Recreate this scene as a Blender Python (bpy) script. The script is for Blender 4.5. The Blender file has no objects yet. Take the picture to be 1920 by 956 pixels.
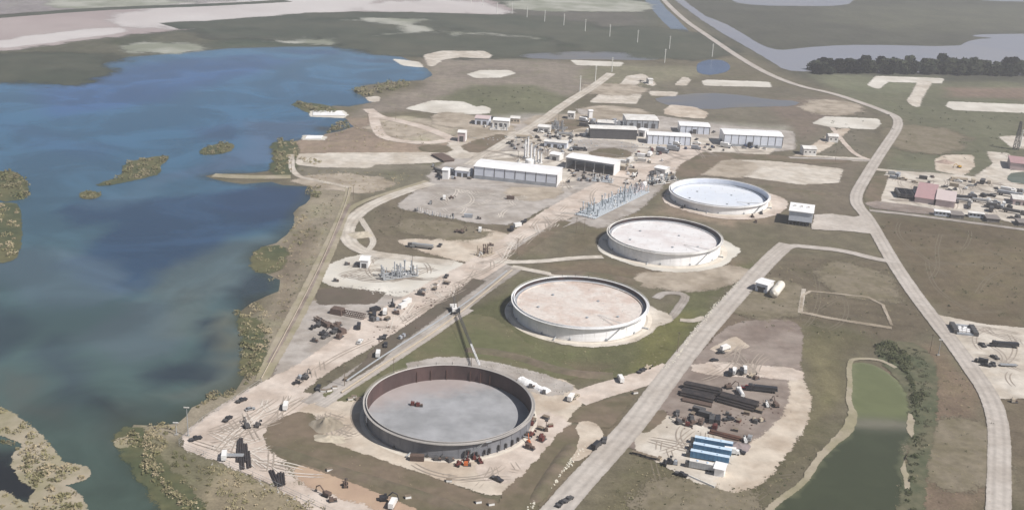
import bpy, bmesh, math, random
import numpy as np
from mathutils import Vector, Matrix
from mathutils.geometry import tessellate_polygon
random.seed(7); rng = np.random.default_rng(7)
SC = bpy.context.scene
COL = SC.collection
# ------------------------------------------------------------------ camera
F_PX, PITCH, ROLL, CAM_H = 2048.0, math.radians(19.737), math.radians(2.771), 222.9
cam_data = bpy.data.cameras.new('camera')
cam_data.sensor_width = 36.0
cam_data.lens = 36.0 * F_PX / 1920.0
cam_data.clip_start = 1.0; cam_data.clip_end = 20000.0
cam = bpy.data.objects.new('camera', cam_data); COL.objects.link(cam)
fwd = Vector((0, math.cos(PITCH), -math.sin(PITCH)))
up0 = Vector((0, math.sin(PITCH), math.cos(PITCH)))
right0 = Vector((1, 0, 0))
upv = up0 * math.cos(ROLL) - right0 * math.sin(ROLL)
rgt = right0 * math.cos(ROLL) + up0 * math.sin(ROLL)
R3 = Matrix((rgt, upv, -fwd)).transposed()
cam.matrix_world = Matrix.Translation((0, 0, CAM_H)) @ R3.to_4x4()
SC.camera = cam
# ------------------------------------------------------------------ sun and sky
SUN_AZ_RIGHT, SUN_EL = math.radians(29), math.radians(49)   # to the right of the view and 29 deg towards the camera
sun_dir = Vector((math.cos(SUN_AZ_RIGHT) * math.cos(SUN_EL), -math.sin(SUN_AZ_RIGHT) * math.cos(SUN_EL), math.sin(SUN_EL)))
W = bpy.data.worlds.new('World'); SC.world = W; W.use_nodes = True
nt = W.node_tree; bg = nt.nodes['Background']
sky = nt.nodes.new('ShaderNodeTexSky'); sky.sky_type = 'NISHITA'; sky.sun_disc = False
sky.sun_elevation = SUN_EL
sky.sun_rotation = math.atan2(sun_dir.x, sun_dir.y)
sky.altitude = 100; sky.air_density = 1.0; sky.dust_density = 2.0; sky.ozone_density = 1.0
nt.links.new(sky.outputs[0], bg.inputs[0]); bg.inputs[1].default_value = 0.05
sl = bpy.data.lights.new('sun', 'SUN'); sl.energy = 5.0; sl.angle = math.radians(0.53); sl.color = (1.0, 0.955, 0.9)
so = bpy.data.objects.new('sun', sl); COL.objects.link(so)
so.rotation_euler = (-sun_dir).to_track_quat('-Z', 'Y').to_euler()
so.location = (200, 0, 400)
SC.view_settings.view_transform = 'Standard'; SC.view_settings.look = 'None'
SC.view_settings.exposure = 0.2; SC.view_settings.gamma = 1.0
SC.view_settings.use_curve_mapping = False
SC.cycles.volume_bounces = 1; SC.cycles.transparent_max_bounces = 24; SC.cycles.max_bounces = 6

# ------------------------------------------------------------------ helpers
def P(px, py, z=0.0):
    """the place on the flat site (height z) seen at a pixel of the 1920 wide photograph"""
    a = (px - 960) / F_PX; b = -(py - 478) / F_PX
    d = fwd + rgt * a + upv * b
    k = (CAM_H - z) / -d.z
    return Vector((d.x * k, d.y * k, z))
def PP(pts, z=0.0): return [P(x, y, z) for x, y in pts]
def tag(o, label=None, cat=None, group=None, kind=None):
    if label: o['label'] = label
    if cat: o['category'] = cat
    if group: o['group'] = group
    if kind: o['kind'] = kind
    return o
def lin(c): return c / 12.92 if c <= .04045 else ((c + .055) / 1.055) ** 2.4
def C(r, g, b, k=0.80, grey=.18):
    m_ = (r + g + b) / 3
    return tuple(min(.85, lin((v + (m_ - v) * grey) / 255) * k) for v in (r, g, b))
def thing(name, label, cat, loc=(0, 0, 0), rz=0.0, group=None):
    o = bpy.data.objects.new(name, None); COL.objects.link(o)
    o.empty_display_size = .5
    o.location = loc; o.rotation_euler = (0, 0, rz)
    return tag(o, label, cat, group)
class MB:
    def __init__(s): s.v = []; s.f = []
    def add(s, vs, fs):
        n = len(s.v); s.v += [tuple(v) for v in vs]; s.f += [tuple(i + n for i in f) for f in fs]; return s
    def box(s, cx, cy, z0, lx, ly, h, rz=0, top=1.0):
        c, n = math.cos(rz), math.sin(rz); vs = []
        for zz, t in ((z0, 1), (z0 + h, top)):
            for a, b in ((-1, -1), (1, -1), (1, 1), (-1, 1)):
                x, y = a * lx / 2 * t, b * ly / 2 * t
                vs.append((cx + x * c - y * n, cy + x * n + y * c, zz))
        return s.add(vs, [(3, 2, 1, 0), (4, 5, 6, 7), (0, 1, 5, 4), (1, 2, 6, 5), (2, 3, 7, 6), (3, 0, 4, 7)])
    def tube(s, a, b, r, n=8, r2=None, cap=True):
        a = Vector(a); b = Vector(b); d = (b - a).normalized(); r2 = r if r2 is None else r2
        u = d.orthogonal().normalized(); w = d.cross(u); vs = []
        for p, rr in ((a, r), (b, r2)):
            for i in range(n):
                t = 2 * math.pi * i / n; vs.append(p + (u * math.cos(t) + w * math.sin(t)) * rr)
        fs = [(i, (i + 1) % n, n + (i + 1) % n, n + i) for i in range(n)]
        if cap: fs += [tuple(range(n))[::-1], tuple(range(n, 2 * n))]
        return s.add(vs, fs)
    def path(s, pts, r, n=6):
        for a, b in zip(pts, pts[1:]): s.tube(a, b, r, n)
        return s
    def prism(s, pts, y0, y1):      # xz outline extruded along y
        n = len(pts); vs = [(x, y0, z) for x, z in pts] + [(x, y1, z) for x, z in pts]
        return s.add(vs, [tuple(range(n)), tuple(range(n, 2 * n))[::-1]] + [(i, n + i, n + (i + 1) % n, (i + 1) % n) for i in range(n)])
    def rings(s, prof, n=96, a0=0, a1=2 * math.pi, close=True):   # (r,z) profile turned about z
        vs = []; m = len(prof); k = n if close else n + 1
        for i in range(k):
            t = a0 + (a1 - a0) * i / n
            for r, z in prof: vs.append((r * math.cos(t), r * math.sin(t), z))
        fs = []
        for i in range(n):
            j = (i + 1) % n if close else i + 1
            for q in range(m - 1): fs.append((i * m + q, j * m + q, j * m + q + 1, i * m + q + 1))
        return s.add(vs, fs)
    def mesh(s, name, mat, smooth=False):
        me = bpy.data.meshes.new(name); me.from_pydata(s.v, [], s.f); me.update()
        if mat: me.materials.append(mat)
        if smooth: me.polygons.foreach_set('use_smooth', [True] * len(me.polygons))
        return me
    def build(s, name, mat, parent=None, smooth=False, loc=None):
        o = bpy.data.objects.new(name, s.mesh(name, mat, smooth)); COL.objects.link(o)
        if parent: o.parent = parent
        if loc: o.location = loc
        return o
def inst(name, me, parent=None, loc=(0, 0, 0), rz=0, sc=None):
    o = bpy.data.objects.new(name, me); COL.objects.link(o); o.location = loc; o.rotation_euler = (0, 0, rz)
    if sc: o.scale = sc
    if parent: o.parent = parent
    return o
def copy_tree(o, parent=None):
    c = o.copy(); COL.objects.link(c); c.parent = parent
    for ch in list(o.children): copy_tree(ch, c)
    return c
# ------------------------------------------------------------------ materials
_M = {}
def mat(name, rgb, rough=.8, metal=0.0, var=.25, scale=.5, rgb2=None, scale2=None, bump=0.0, spec=.3, stretch=None):
    if name in _M: return _M[name]
    m = bpy.data.materials.new(name); m.use_nodes = True; t = m.node_tree; N = t.nodes; L = t.links
    b = N['Principled BSDF']; b.inputs['Roughness'].default_value = rough; b.inputs['Metallic'].default_value = metal
    b.inputs['Specular IOR Level'].default_value = spec
    geo = N.new('ShaderNodeNewGeometry'); src = geo.outputs['Position']
    if stretch:
        mp = N.new('ShaderNodeMapping'); mp.inputs['Scale'].default_value = stretch; L.new(src, mp.inputs[0]); src = mp.outputs[0]
    n1 = N.new('ShaderNodeTexNoise'); n1.inputs['Scale'].default_value = scale; n1.inputs['Detail'].default_value = 6; n1.inputs['Roughness'].default_value = .62
    L.new(src, n1.inputs['Vector'])
    mr = N.new('ShaderNodeMapRange'); mr.inputs[1].default_value = .3; mr.inputs[2].default_value = .7
    mr.inputs[3].default_value = 1 - var; mr.inputs[4].default_value = 1 + var * .6
    L.new(n1.outputs[0], mr.inputs[0])
    base = N.new('ShaderNodeRGB'); base.outputs[0].default_value = (*rgb, 1); col = base.outputs[0]
    if rgb2:
        n2 = N.new('ShaderNodeTexNoise'); n2.inputs['Scale'].default_value = scale2 or scale * .3; n2.inputs['Detail'].default_value = 5; n2.inputs['Roughness'].default_value = .6
        L.new(src, n2.inputs['Vector'])
        r2 = N.new('ShaderNodeMapRange'); r2.inputs[1].default_value = .42; r2.inputs[2].default_value = .6; L.new(n2.outputs[0], r2.inputs[0])
        mx = N.new('ShaderNodeMix'); mx.data_type = 'RGBA'; L.new(r2.outputs[0], mx.inputs[0]); L.new(col, mx.inputs[6]); mx.inputs[7].default_value = (*rgb2, 1); col = mx.outputs[2]
    vm = N.new('ShaderNodeVectorMath'); vm.operation = 'SCALE'; L.new(col, vm.inputs[0]); L.new(mr.outputs[0], vm.inputs['Scale'])
    L.new(vm.outputs[0], b.inputs['Base Color'])
    if bump:
        bp = N.new('ShaderNodeBump'); bp.inputs['Strength'].default_value = bump; bp.inputs['Distance'].default_value = .3; L.new(n1.outputs[0], bp.inputs['Height']); L.new(bp.outputs[0], b.inputs['Normal'])
    _M[name] = m; return m
def sheet_mat(name, rgb, rgb2, var=.16, scale=.12, scale2=.02, edge=True, esc=.25, tracks=0):
    """ground cover: broken, worn edges from the 'edge' attribute"""
    if name in _M: return _M[name]
    m = mat(name, rgb, .95, 0, var, scale, rgb2, scale2, .35, .15)
    t = m.node_tree; N = t.nodes; L = t.links; b = N['Principled BSDF']; out = N['Material Output']
    if tracks:    # paler crown, darker wheel lines, from the 'across' attribute of the road strips
        ac = N.new('ShaderNodeAttribute'); ac.attribute_name = 'across'
        fc = N.new('ShaderNodeFloatCurve'); cv = fc.mapping.curves[0]
        for x_, y_ in ((.2, 1), (.34, .9), (.48, .86), (.62, .93), (.75, 1.0)): cv.points.new(x_, y_)
        cv.points[0].location = (0, 1); cv.points[-1].location = (1, .9); fc.mapping.update()
        ab = N.new('ShaderNodeMath'); ab.operation = 'ABSOLUTE'; L.new(ac.outputs['Fac'], ab.inputs[0]); L.new(ab.outputs[0], fc.inputs['Value'])
        v2 = N.new('ShaderNodeVectorMath'); v2.operation = 'SCALE'; L.new(b.inputs['Base Color'].links[0].from_socket, v2.inputs[0]); L.new(fc.outputs[0], v2.inputs['Scale']); L.new(v2.outputs[0], b.inputs['Base Color'])
    if edge:
        at = N.new('ShaderNodeAttribute'); at.attribute_name = 'edge'
        geo = N.new('ShaderNodeNewGeometry')
        n = N.new('ShaderNodeTexNoise'); n.inputs['Scale'].default_value = esc; n.inputs['Detail'].default_value = 5; n.inputs['Roughness'].default_value = .65; L.new(geo.outputs['Position'], n.inputs['Vector'])
        a = N.new('ShaderNodeMath'); a.operation = 'MULTIPLY_ADD'; L.new(n.outputs[0], a.inputs[0]); a.inputs[1].default_value = 1.2; L.new(at.outputs['Fac'], a.inputs[2])
        r = N.new('ShaderNodeMapRange'); r.interpolation_type = 'SMOOTHSTEP'; r.inputs[1].default_value = .72; r.inputs[2].default_value = 1.3; L.new(a.outputs[0], r.inputs[0])
        fn = N.new('ShaderNodeTexNoise'); fn.inputs['Scale'].default_value = 1.1; fn.inputs['Detail'].default_value = 3; fn.inputs['Roughness'].default_value = .7; L.new(geo.outputs['Position'], fn.inputs['Vector'])
        fm = N.new('ShaderNodeMapRange'); fm.inputs[1].default_value = .32; fm.inputs[2].default_value = .68; fm.inputs[3].default_value = .02; fm.inputs[4].default_value = .98; L.new(fn.outputs[0], fm.inputs[0])
        gt = N.new('ShaderNodeMath'); gt.operation = 'GREATER_THAN'; L.new(r.outputs[0], gt.inputs[0]); L.new(fm.outputs[0], gt.inputs[1]); r = gt   # cover is there or it is not: ragged crumbs at the edge
        tr = N.new('ShaderNodeBsdfTransparent'); ms = N.new('ShaderNodeMixShader')
        L.new(r.outputs[0], ms.inputs[0]); L.new(tr.outputs[0], ms.inputs[1]); L.new(b.outputs[0], ms.inputs[2]); L.new(ms.outputs[0], out.inputs[0])
    return m
# ------------------------------------------------------------------ ground with broad soft zones of cover
def chaikin(p, it=2, closed=True):
    for _ in range(it):
        q = []; n = len(p)
        for i in range(n if closed else n - 1):
            a, b = p[i], p[(i + 1) % n]; q += [a * .75 + b * .25, a * .25 + b * .75]
        if not closed: q = [p[0]] + q + [p[-1]]
        p = q
    return p
def densify(p, step, closed=True):
    q = []; n = len(p)
    for i in range(n if closed else n - 1):
        a, b = p[i], p[(i + 1) % n]; k = max(1, int((b - a).length / step))
        for j in range(k): q.append(a.lerp(b, j / k))
    if not closed: q.append(p[-1])
    return q
def poly_sd(X, Y, poly):        # signed distance, + inside
    d2 = np.full(X.shape, 1e18); ins = np.zeros(X.shape, bool); n = len(poly)
    for i in range(n):
        ax, ay = poly[i]; bx, by = poly[(i + 1) % n]; ex, ey = bx - ax, by - ay; L = ex * ex + ey * ey + 1e-9
        t = np.clip(((X - ax) * ex + (Y - ay) * ey) / L, 0, 1)
        d2 = np.minimum(d2, (X - ax - t * ex) ** 2 + (Y - ay - t * ey) ** 2)
        c = (ay > Y) != (by > Y)
        with np.errstate(divide='ignore', invalid='ignore'): xi = ax + (Y - ay) * ex / (ey if abs(ey) > 1e-9 else 1e-9)
        ins ^= c & (X < xi)
    d = np.sqrt(d2); return np.where(ins, d, -d)
ZONES = [  # outline in the photograph, cover colour, softness of its edge in metres
 # far marsh and beach
 ([(-400,260),(-400,60),(640,10),(1250,-60),(1250,100),(1000,110),(760,105),(300,130),(100,160)], (98,100,84), 30),
 ([(1200,-60),(2400,-60),(2400,160),(1540,160),(1440,120),(1330,60)], (92,92,78), 30),
 ([(1560,12),(1940,12),(1940,55),(1700,60),(1540,40)], (104,104,86), 40),
 ([(640,20),(950,30),(1160,60),(1210,90),(1000,95),(700,88),(420,88),(350,70)], (84,94,74), 25),
 ([(960,20),(1190,22),(1210,45),(1040,60),(960,45)], (108,104,94), 20),
 ([(0,95),(150,75),(330,60),(500,60),(300,98),(170,120),(60,140),(-200,160)], (108,106,86), 25),
 ([(-300,-60),(900,-80),(640,0),(330,16),(0,34),(-300,50)], (158,150,150), 20),
 # north shore of the site
 ([(800,110),(1010,112),(1150,125),(1100,170),(1000,200),(900,215),(780,205),(700,215),(650,225),(690,190),(790,165)], (150,138,124), 12),
 ([(880,160),(1010,160),(1080,190),(1010,225),(900,218),(830,185)], (122,122,92), 9),
 ([(560,262),(640,250),(700,215),(760,225),(860,245),(880,275),(840,290),(560,290),(520,290)], (168,146,126), 8),
 ([(540,300),(560,292),(840,310),(860,330),(800,350),(700,370),(560,345)], (142,134,116), 8),
 ([(640,330),(760,318),(840,318),(790,345),(700,372),(640,352)], (126,120,100), 8),
 ([(1150,150),(1500,165),(1640,215),(1620,290),(1500,290),(1490,240),(1230,225),(1180,210)], (126,118,100), 15),
 ([(1430,190),(1560,180),(1610,200),(1510,260),(1470,230)], (134,118,104), 12),
 ([(1540,150),(1920,155),(1920,330),(1660,320),(1690,225),(1560,175)], (118,118,92), 12),
 ([(1520,140),(1760,145),(1720,175),(1600,175)], (130,132,104), 15),
 ([(1780,165),(1930,165),(1930,185),(1780,182)], (146,124,108), 12),
 ([(1100,120),(1300,125),(1310,145),(1150,165),(1090,150)], (140,134,108), 12),
 ([(700,225),(760,218),(860,232),(870,262),(800,275),(720,255)], (192,178,158), 6),
 ([(640,222),(690,222),(720,260),(600,268)], (158,138,120), 5),
 ([(0,118),(140,108),(130,132),(60,146),(-100,150)], (84,86,62), 14), ([(200,76),(290,66),(280,86),(215,84)], (88,92,70), 12),
 # lake shore strip
 ([(580,350),(655,350),(640,400),(610,480),(570,570),(520,650),(485,715),(430,760),(330,830),(250,800),(440,730),(470,690),(455,600),(520,555),(480,490),(540,430),(585,372)], (164,152,130), 5),
 ([(560,420),(600,420),(585,500),(540,590),(500,600),(530,540),(500,500)], (142,128,108), 6),
 ([(250,800),(335,825),(450,880),(640,960),(640,1010),(340,1010),(250,860)], (132,126,98), 5),
 ([(440,880),(560,920),(620,960),(560,1010),(420,1010),(400,930)], (160,146,118), 7),
 # industrial core
 ([(860,225),(980,215),(1100,215),(1240,225),(1480,240),(1480,280),(1330,290),(1240,330),(1180,370),(1120,420),(1060,400),(1000,370),(900,355),(820,340),(850,290)], (176,170,158), 8),
 ([(560,560),(760,545),(800,560),(640,650),(500,730),(520,660)], (176,160,146), 5),
 ([(590,540),(740,548),(720,570),(600,575)], (136,120,104), 3),
 ([(700,380),(760,390),(850,410),(930,425),(990,405),(1010,410),(900,470),(850,490),(740,480),(690,470),(690,420)], (126,114,94), 4),
 ([(690,385),(750,385),(850,345),(790,340),(700,372)], (130,118,98), 4),
 ([(960,470),(1060,400),(1130,410),(1060,440),(1010,480),(940,485)], (134,122,100), 3),
 ([(1010,495),(1130,490),(1220,505),(1340,500),(1400,470),(1430,480),(1340,560),(1260,540),(1180,520),(1040,515)], (132,116,94), 5),
 ([(1330,290),(1620,300),(1600,360),(1590,400),(1470,400),(1440,350),(1280,330),(1220,345)], (130,118,100), 6),
 ([(1230,395),(1270,365),(1300,395),(1380,400),(1450,380),(1470,395),(1420,440),(1360,425),(1250,405),(1180,405)], (158,138,116), 6),
 ([(1120,420),(1200,400),(1240,400),(1160,420),(1120,470),(1050,485),(1060,460)], (128,116,92), 4),
 # field round the tanks
 ([(640,730),(760,670),(870,590),(960,520),(1000,520),(960,600),(1060,650),(1180,645),(1240,600),(1310,540),(1390,500),(1440,470),(1400,530),(1260,690),(1160,715),(1080,720),(960,690),(800,680),(700,700),(680,745)], (112,112,76), 6),
 ([(860,640),(960,650),(1060,690),(1150,690),(1100,720),(980,690),(860,680)], (118,106,82), 6),
 ([(1230,590),(1300,590),(1280,650),(1230,690),(1180,700),(1200,640)], (122,120,70), 6),
 ([(1380,420),(1440,420),(1480,440),(1430,480),(1390,490),(1370,440)], (124,116,92), 6),
 # east fields
 ([(1640,405),(1930,425),(1930,620),(1790,600),(1730,560)], (120,106,84), 8),
 ([(1780,470),(1930,470),(1930,560),(1820,560)], (128,114,88), 14),
 ([(1480,475),(1660,495),(1740,600),(1700,650),(1560,610),(1360,590),(1340,600),(1400,530)], (120,108,88), 6),
 ([(1500,600),(1640,640),(1600,670),(1560,760),(1540,840),(1440,940),(1360,1000),(1060,1000),(1190,840),(1300,890),(1420,900),(1500,800),(1510,720)], (116,108,82), 7),
 ([(1500,640),(1570,640),(1560,730),(1520,790),(1510,720)], (132,124,90), 9),
 ([(1330,600),(1400,590),(1500,600),(1480,630),(1400,620),(1330,640),(1290,700),(1260,700)], (128,112,94), 4),
 ([(1660,660),(1760,640),(1850,740),(1855,1010),(1700,1010),(1720,800)], (138,118,98), 6),
 ([(1880,745),(1990,740),(1990,1010),(1895,1010)], (126,112,92), 6),
 # tank one surroundings
 ([(500,805),(560,770),(600,830),(700,872),(820,910),(960,956),(1010,1000),(860,1000),(800,950),(650,885),(510,850)], (140,118,98), 3),
 ([(960,930),(1040,860),(1090,800),(1150,770),(1200,745),(1180,790),(1080,880),(1000,960)], (128,114,92), 3),
 ([(1080,790),(1150,770),(1140,800),(1090,800)], (120,110,88), 3),
]
def axis(segments):
    out = []
    for a, b, s in segments: out += list(np.arange(a, b, s))
    out.append(segments[-1][1]); return np.array(out)
xs = axis([(-6000,-1600,400),(-1600,-600,14),(-600,-260,7),(-260,300,3.5),(300,700,7),(700,1700,14),(1700,6000,400)])
ys = axis([(-6000,0,500),(0,300,15),(300,620,3.5),(620,1000,6),(1000,2700,14),(2700,6000,300)])
GX, GY = np.meshgrid(xs, ys); gx, gy = GX.ravel(), GY.ravel()
def warp(x, y, s=1.0):
    w1 = np.sin(x * .031 + 1.3) * np.cos(y * .027) + .5 * np.sin(x * .083 + y * .061 + 2) + .3 * np.sin(x * .21 - y * .17)
    w2 = np.cos(x * .029 - .7) * np.sin(y * .033 + 2) + .5 * np.cos(x * .071 - y * .09) + .3 * np.sin(x * .19 + y * .23)
    return x + w1 * 4 * s, y + w2 * 4 * s
wx, wy = warp(gx, gy)
gcol = np.tile(np.array(C(126, 118, 98, .66, .1)), (gx.size, 1))
for pts, c, soft in ZONES:
    q = [(v.x, v.y) for v in PP(pts)]
    bx = [p[0] for p in q]; by = [p[1] for p in q]; m = 3 * soft + 10
    k = np.where((wx > min(bx) - m) & (wx < max(bx) + m) & (wy > min(by) - m) & (wy < max(by) + m))[0]
    if not len(k): continue
    d = poly_sd(wx[k], wy[k], q); a = np.clip(.5 + d / (2 * soft), 0, 1); a = a * a * (3 - 2 * a)
    gcol[k] = gcol[k] * (1 - a[:, None]) + np.array(C(*c, .71, .2)) * a[:, None]
nx, ny = len(xs), len(ys)
gv = np.stack([gx, gy, np.zeros_like(gx)], 1)
ii = (np.arange(ny - 1)[:, None] * nx + np.arange(nx - 1)[None, :]).ravel()
gf = np.stack([ii, ii + 1, ii + nx + 1, ii + nx], 1)
me = bpy.data.meshes.new('ground'); me.vertices.add(len(gv)); me.vertices.foreach_set('co', gv.ravel())
me.loops.add(gf.size); me.loops.foreach_set('vertex_index', gf.ravel()); me.polygons.add(len(gf))
me.polygons.foreach_set('loop_start', np.arange(0, gf.size, 4)); me.polygons.foreach_set('loop_total', np.full(len(gf), 4)); me.update()
ca = me.color_attributes.new('cover', 'FLOAT_COLOR', 'POINT'); ca.data.foreach_set('color', np.concatenate([gcol, np.ones((len(gcol), 1))], 1).ravel())
gm = bpy.data.materials.new('ground_cover'); gm.use_nodes = True; t = gm.node_tree; N = t.nodes; L = t.links; b = N['Principled BSDF']
b.inputs['Roughness'].default_value = 1; b.inputs['Specular IOR Level'].default_value = .1
at = N.new('ShaderNodeVertexColor'); at.layer_name = 'cover'; geo = N.new('ShaderNodeNewGeometry')
def noise(scale, detail, lo, hi, o0, o1, rough=.6, vec=None, dist=0):
    n = N.new('ShaderNodeTexNoise'); n.inputs['Scale'].default_value = scale; n.inputs['Detail'].default_value = detail; n.inputs['Roughness'].default_value = rough; n.inputs['Distortion'].default_value = dist
    L.new(vec or geo.outputs['Position'], n.inputs['Vector'])
    r = N.new('ShaderNodeMapRange'); r.inputs[1].default_value = lo; r.inputs[2].default_value = hi; r.inputs[3].default_value = o0; r.inputs[4].default_value = o1; L.new(n.outputs[0], r.inputs[0]); return r.outputs[0], n.outputs[0]
def mul(a, b_):
    v = N.new('ShaderNodeMath'); v.operation = 'MULTIPLY'; L.new(a, v.inputs[0]); L.new(b_, v.inputs[1]); return v.outputs[0]
f1, _ = noise(.016, 5, .3, .7, .8, 1.16); f2, raw = noise(.12, 8, .3, .7, .74, 1.24, .72); f3, _ = noise(.9, 4, .3, .7, .8, 1.16)
mp = N.new('ShaderNodeMapping'); mp.inputs['Rotation'].default_value = (0, 0, math.radians(22)); mp.inputs['Scale'].default_value = (.16, .012, 1); L.new(geo.outputs['Position'], mp.inputs[0])
f4, _ = noise(1.0, 4, .3, .7, .93, 1.06, .6, mp.outputs[0])
vm = N.new('ShaderNodeVectorMath'); vm.operation = 'SCALE'; L.new(at.outputs[0], vm.inputs[0]); L.new(mul(mul(f1, f2), mul(f3, f4)), vm.inputs['Scale'])
g2, _ = noise(.035, 6, .5, .66, 0, .45, .65)      # greener tufts here and there
mx = N.new('ShaderNodeMix'); mx.data_type = 'RGBA'; mx.blend_type = 'MULTIPLY'; L.new(g2, mx.inputs[0]); L.new(vm.outputs[0], mx.inputs[6]); mx.inputs[7].default_value = (.82, .92, .72, 1)
L.new(mx.outputs[2], b.inputs['Base Color'])
bp = N.new('ShaderNodeBump'); bp.inputs['Strength'].default_value = .5; bp.inputs['Distance'].default_value = .6; L.new(raw, bp.inputs['Height']); L.new(bp.outputs[0], b.inputs['Normal'])
me.materials.append(gm)
ground = bpy.data.objects.new('ground', me); COL.objects.link(ground); tag(ground, kind='structure')

# ------------------------------------------------------------------ sheets laid on the ground
LAY = .04
_lc = {}
def lz(layer):
    _lc[layer] = _lc.get(layer, -1) + 1
    return layer * LAY + min(_lc[layer], 64) * .0006
def sheet(name, pts, m, layer, edge=1.5, smooth=0, jit=.5, world=False, kind='structure'):
    edge *= 1.7
    edge *= max(1.0, (pts[0] if world else P(*pts[0])).y / 620)
    p = pts if world else PP(pts)
    p = [Vector((v.x, v.y, 0)) for v in p]
    ar = sum(p[i].x * p[(i + 1) % len(p)].y - p[(i + 1) % len(p)].x * p[i].y for i in range(len(p)))
    if ar < 0: p = p[::-1]
    if smooth: p = chaikin(p, smooth)
    per = sum((p[i] - p[(i + 1) % len(p)]).length for i in range(len(p)))
    p = densify(p, max(2.5, per / 260)); n = len(p)
    nr = []
    for i in range(n):
        d = (p[(i + 1) % n] - p[i - 1]); d = d.normalized() if d.length > 1e-6 else Vector((1, 0, 0)); nr.append(Vector((d.y, -d.x, 0)))
    p = [v + nr[i] * random.uniform(-jit, jit) for i, v in enumerate(p)]
    z = lz(layer)
    inner = [(v.x, v.y, z) for v in p]; outer = [(v.x + nr[i].x * edge, v.y + nr[i].y * edge, z) for i, v in enumerate(p)]
    tris = tessellate_polygon([[Vector((a, b_, 0)) for a, b_, _ in inner]])
    fs = [tuple(t_) for t_ in tris] + [(i, n + i, n + (i + 1) % n, (i + 1) % n) for i in range(n)]
    me = bpy.data.meshes.new(name); me.from_pydata(inner + outer, [], fs)
    bm = bmesh.new(); bm.from_mesh(me); bmesh.ops.recalc_face_normals(bm, faces=bm.faces)
    for f in bm.faces:
        if f.normal.z < 0: f.normal_flip()
    bm.to_mesh(me); bm.free()
    a = me.attributes.new('edge', 'FLOAT', 'POINT'); a.data.foreach_set('value', [1.0] * n + [0.0] * n)
    me.materials.append(m); o = bpy.data.objects.new(name, me); COL.objects.link(o); o['kind'] = kind; return o
def strip(name, pts, width, m, layer, edge=.7, world=False, it=2, widths=None):
    p = pts if world else PP(pts); p = [Vector((v.x, v.y, 0)) for v in p]
    p = densify(chaikin(p, it, False), 5, False); n = len(p); edge *= 1.5; vs = []; al = []; ac = []
    z = lz(layer)
    for i in range(n):
        d = (p[min(i + 1, n - 1)] - p[max(i - 1, 0)]).normalized(); nn = Vector((-d.y, d.x, 0))
        w = (widths[0] + (widths[1] - widths[0]) * i / (n - 1)) if widths else width
        for s, a in ((-1, 0), (-1, 1), (1, 1), (1, 0)):
            off = s * (w / 2 + (edge if a == 0 else 0) + random.uniform(-.12, .12)); q = p[i] + nn * off
            vs.append((q.x, q.y, z)); al.append(float(a)); ac.append(s * (1.0 if a else 1.15))
    fs = [(i * 4 + k, i * 4 + k + 4, i * 4 + k + 5, i * 4 + k + 1)[::-1] for i in range(n - 1) for k in range(3)]
    me = bpy.data.meshes.new(name); me.from_pydata(vs, [], fs); a = me.attributes.new('edge', 'FLOAT', 'POINT'); a.data.foreach_set('value', al)
    a2 = me.attributes.new('across', 'FLOAT', 'POINT'); a2.data.foreach_set('value', ac)
    me.update()
    if me.polygons[0].normal.z < 0: me.flip_normals()
    me.materials.append(m); o = bpy.data.objects.new(name, me); COL.objects.link(o); o['kind'] = 'structure'; return o
S_road = sheet_mat('road_shell_gravel', C(200,191,182), C(188,178,168), .16, .3, .05, tracks=1)
S_pale = sheet_mat('pale_caliche', C(216,207,194), C(196,184,168), .2, .15, .05, tracks=1)
S_white = sheet_mat('white_limestone', C(226,221,210), C(204,197,184), .18, .12, .03)
S_dirt = sheet_mat('tan_dirt', C(218,203,190), C(198,180,165), .2, .14, .05)
S_cream = sheet_mat('cream_sand', C(214,200,182), C(192,174,154), .18, .14, .05)
S_grey = sheet_mat('grey_gravel', C(188,180,173), C(166,156,146), .2, .16, .05, tracks=1)
S_mauve = sheet_mat('trampled_yard', C(158,144,134), C(136,120,110), .2, .14, .05)
S_orange = sheet_mat('orange_clay', C(200,170,142), C(184,154,130), .15, .2, .05)
S_brown = sheet_mat('brown_grass', C(138,122,104,.68,.1), C(120,112,88,.66,.1), .18, .2, .04)
S_green = sheet_mat('green_grass', C(116,118,82,.66,.1), C(126,120,90,.66,.1), .18, .2, .04)
S_olive = sheet_mat('marsh_reeds', C(92,100,72,.66,.1), C(118,116,82,.66,.1), .22, .2, .03, esc=.12)
S_bluegrey = sheet_mat('wet_mud', C(132,134,138), C(124,124,122), .12, .1, .02)
S_pink = sheet_mat('pink_beach_sand', C(178,162,160,.72), C(190,176,173,.72), .07, .01, .003, esc=.03)
S_flat = sheet_mat('salt_flat', C(180,180,168), C(140,144,124), .10, .02, .012, esc=.03)
S_marshdark = sheet_mat('dark_marsh', C(84,90,74,.66,.1), C(96,98,82,.66,.1), .2, .03, .01, esc=.02)
S_whitesand = sheet_mat('white_beach_sand', C(208,202,200,.8), C(198,190,188,.8), .05, .01, .004, esc=.02)
S_mottle = sheet_mat('mottled_dirt', C(188,174,156), C(156,142,122), .2, .1, .04, esc=.06)
S_dark = sheet_mat('damp_soil', C(122,110,98,.66,.1), C(112,104,90,.66,.1), .15, .2, .05)
S_shore = sheet_mat('shore_silt', C(176,164,142), C(156,148,118), .15, .15, .05)
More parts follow.
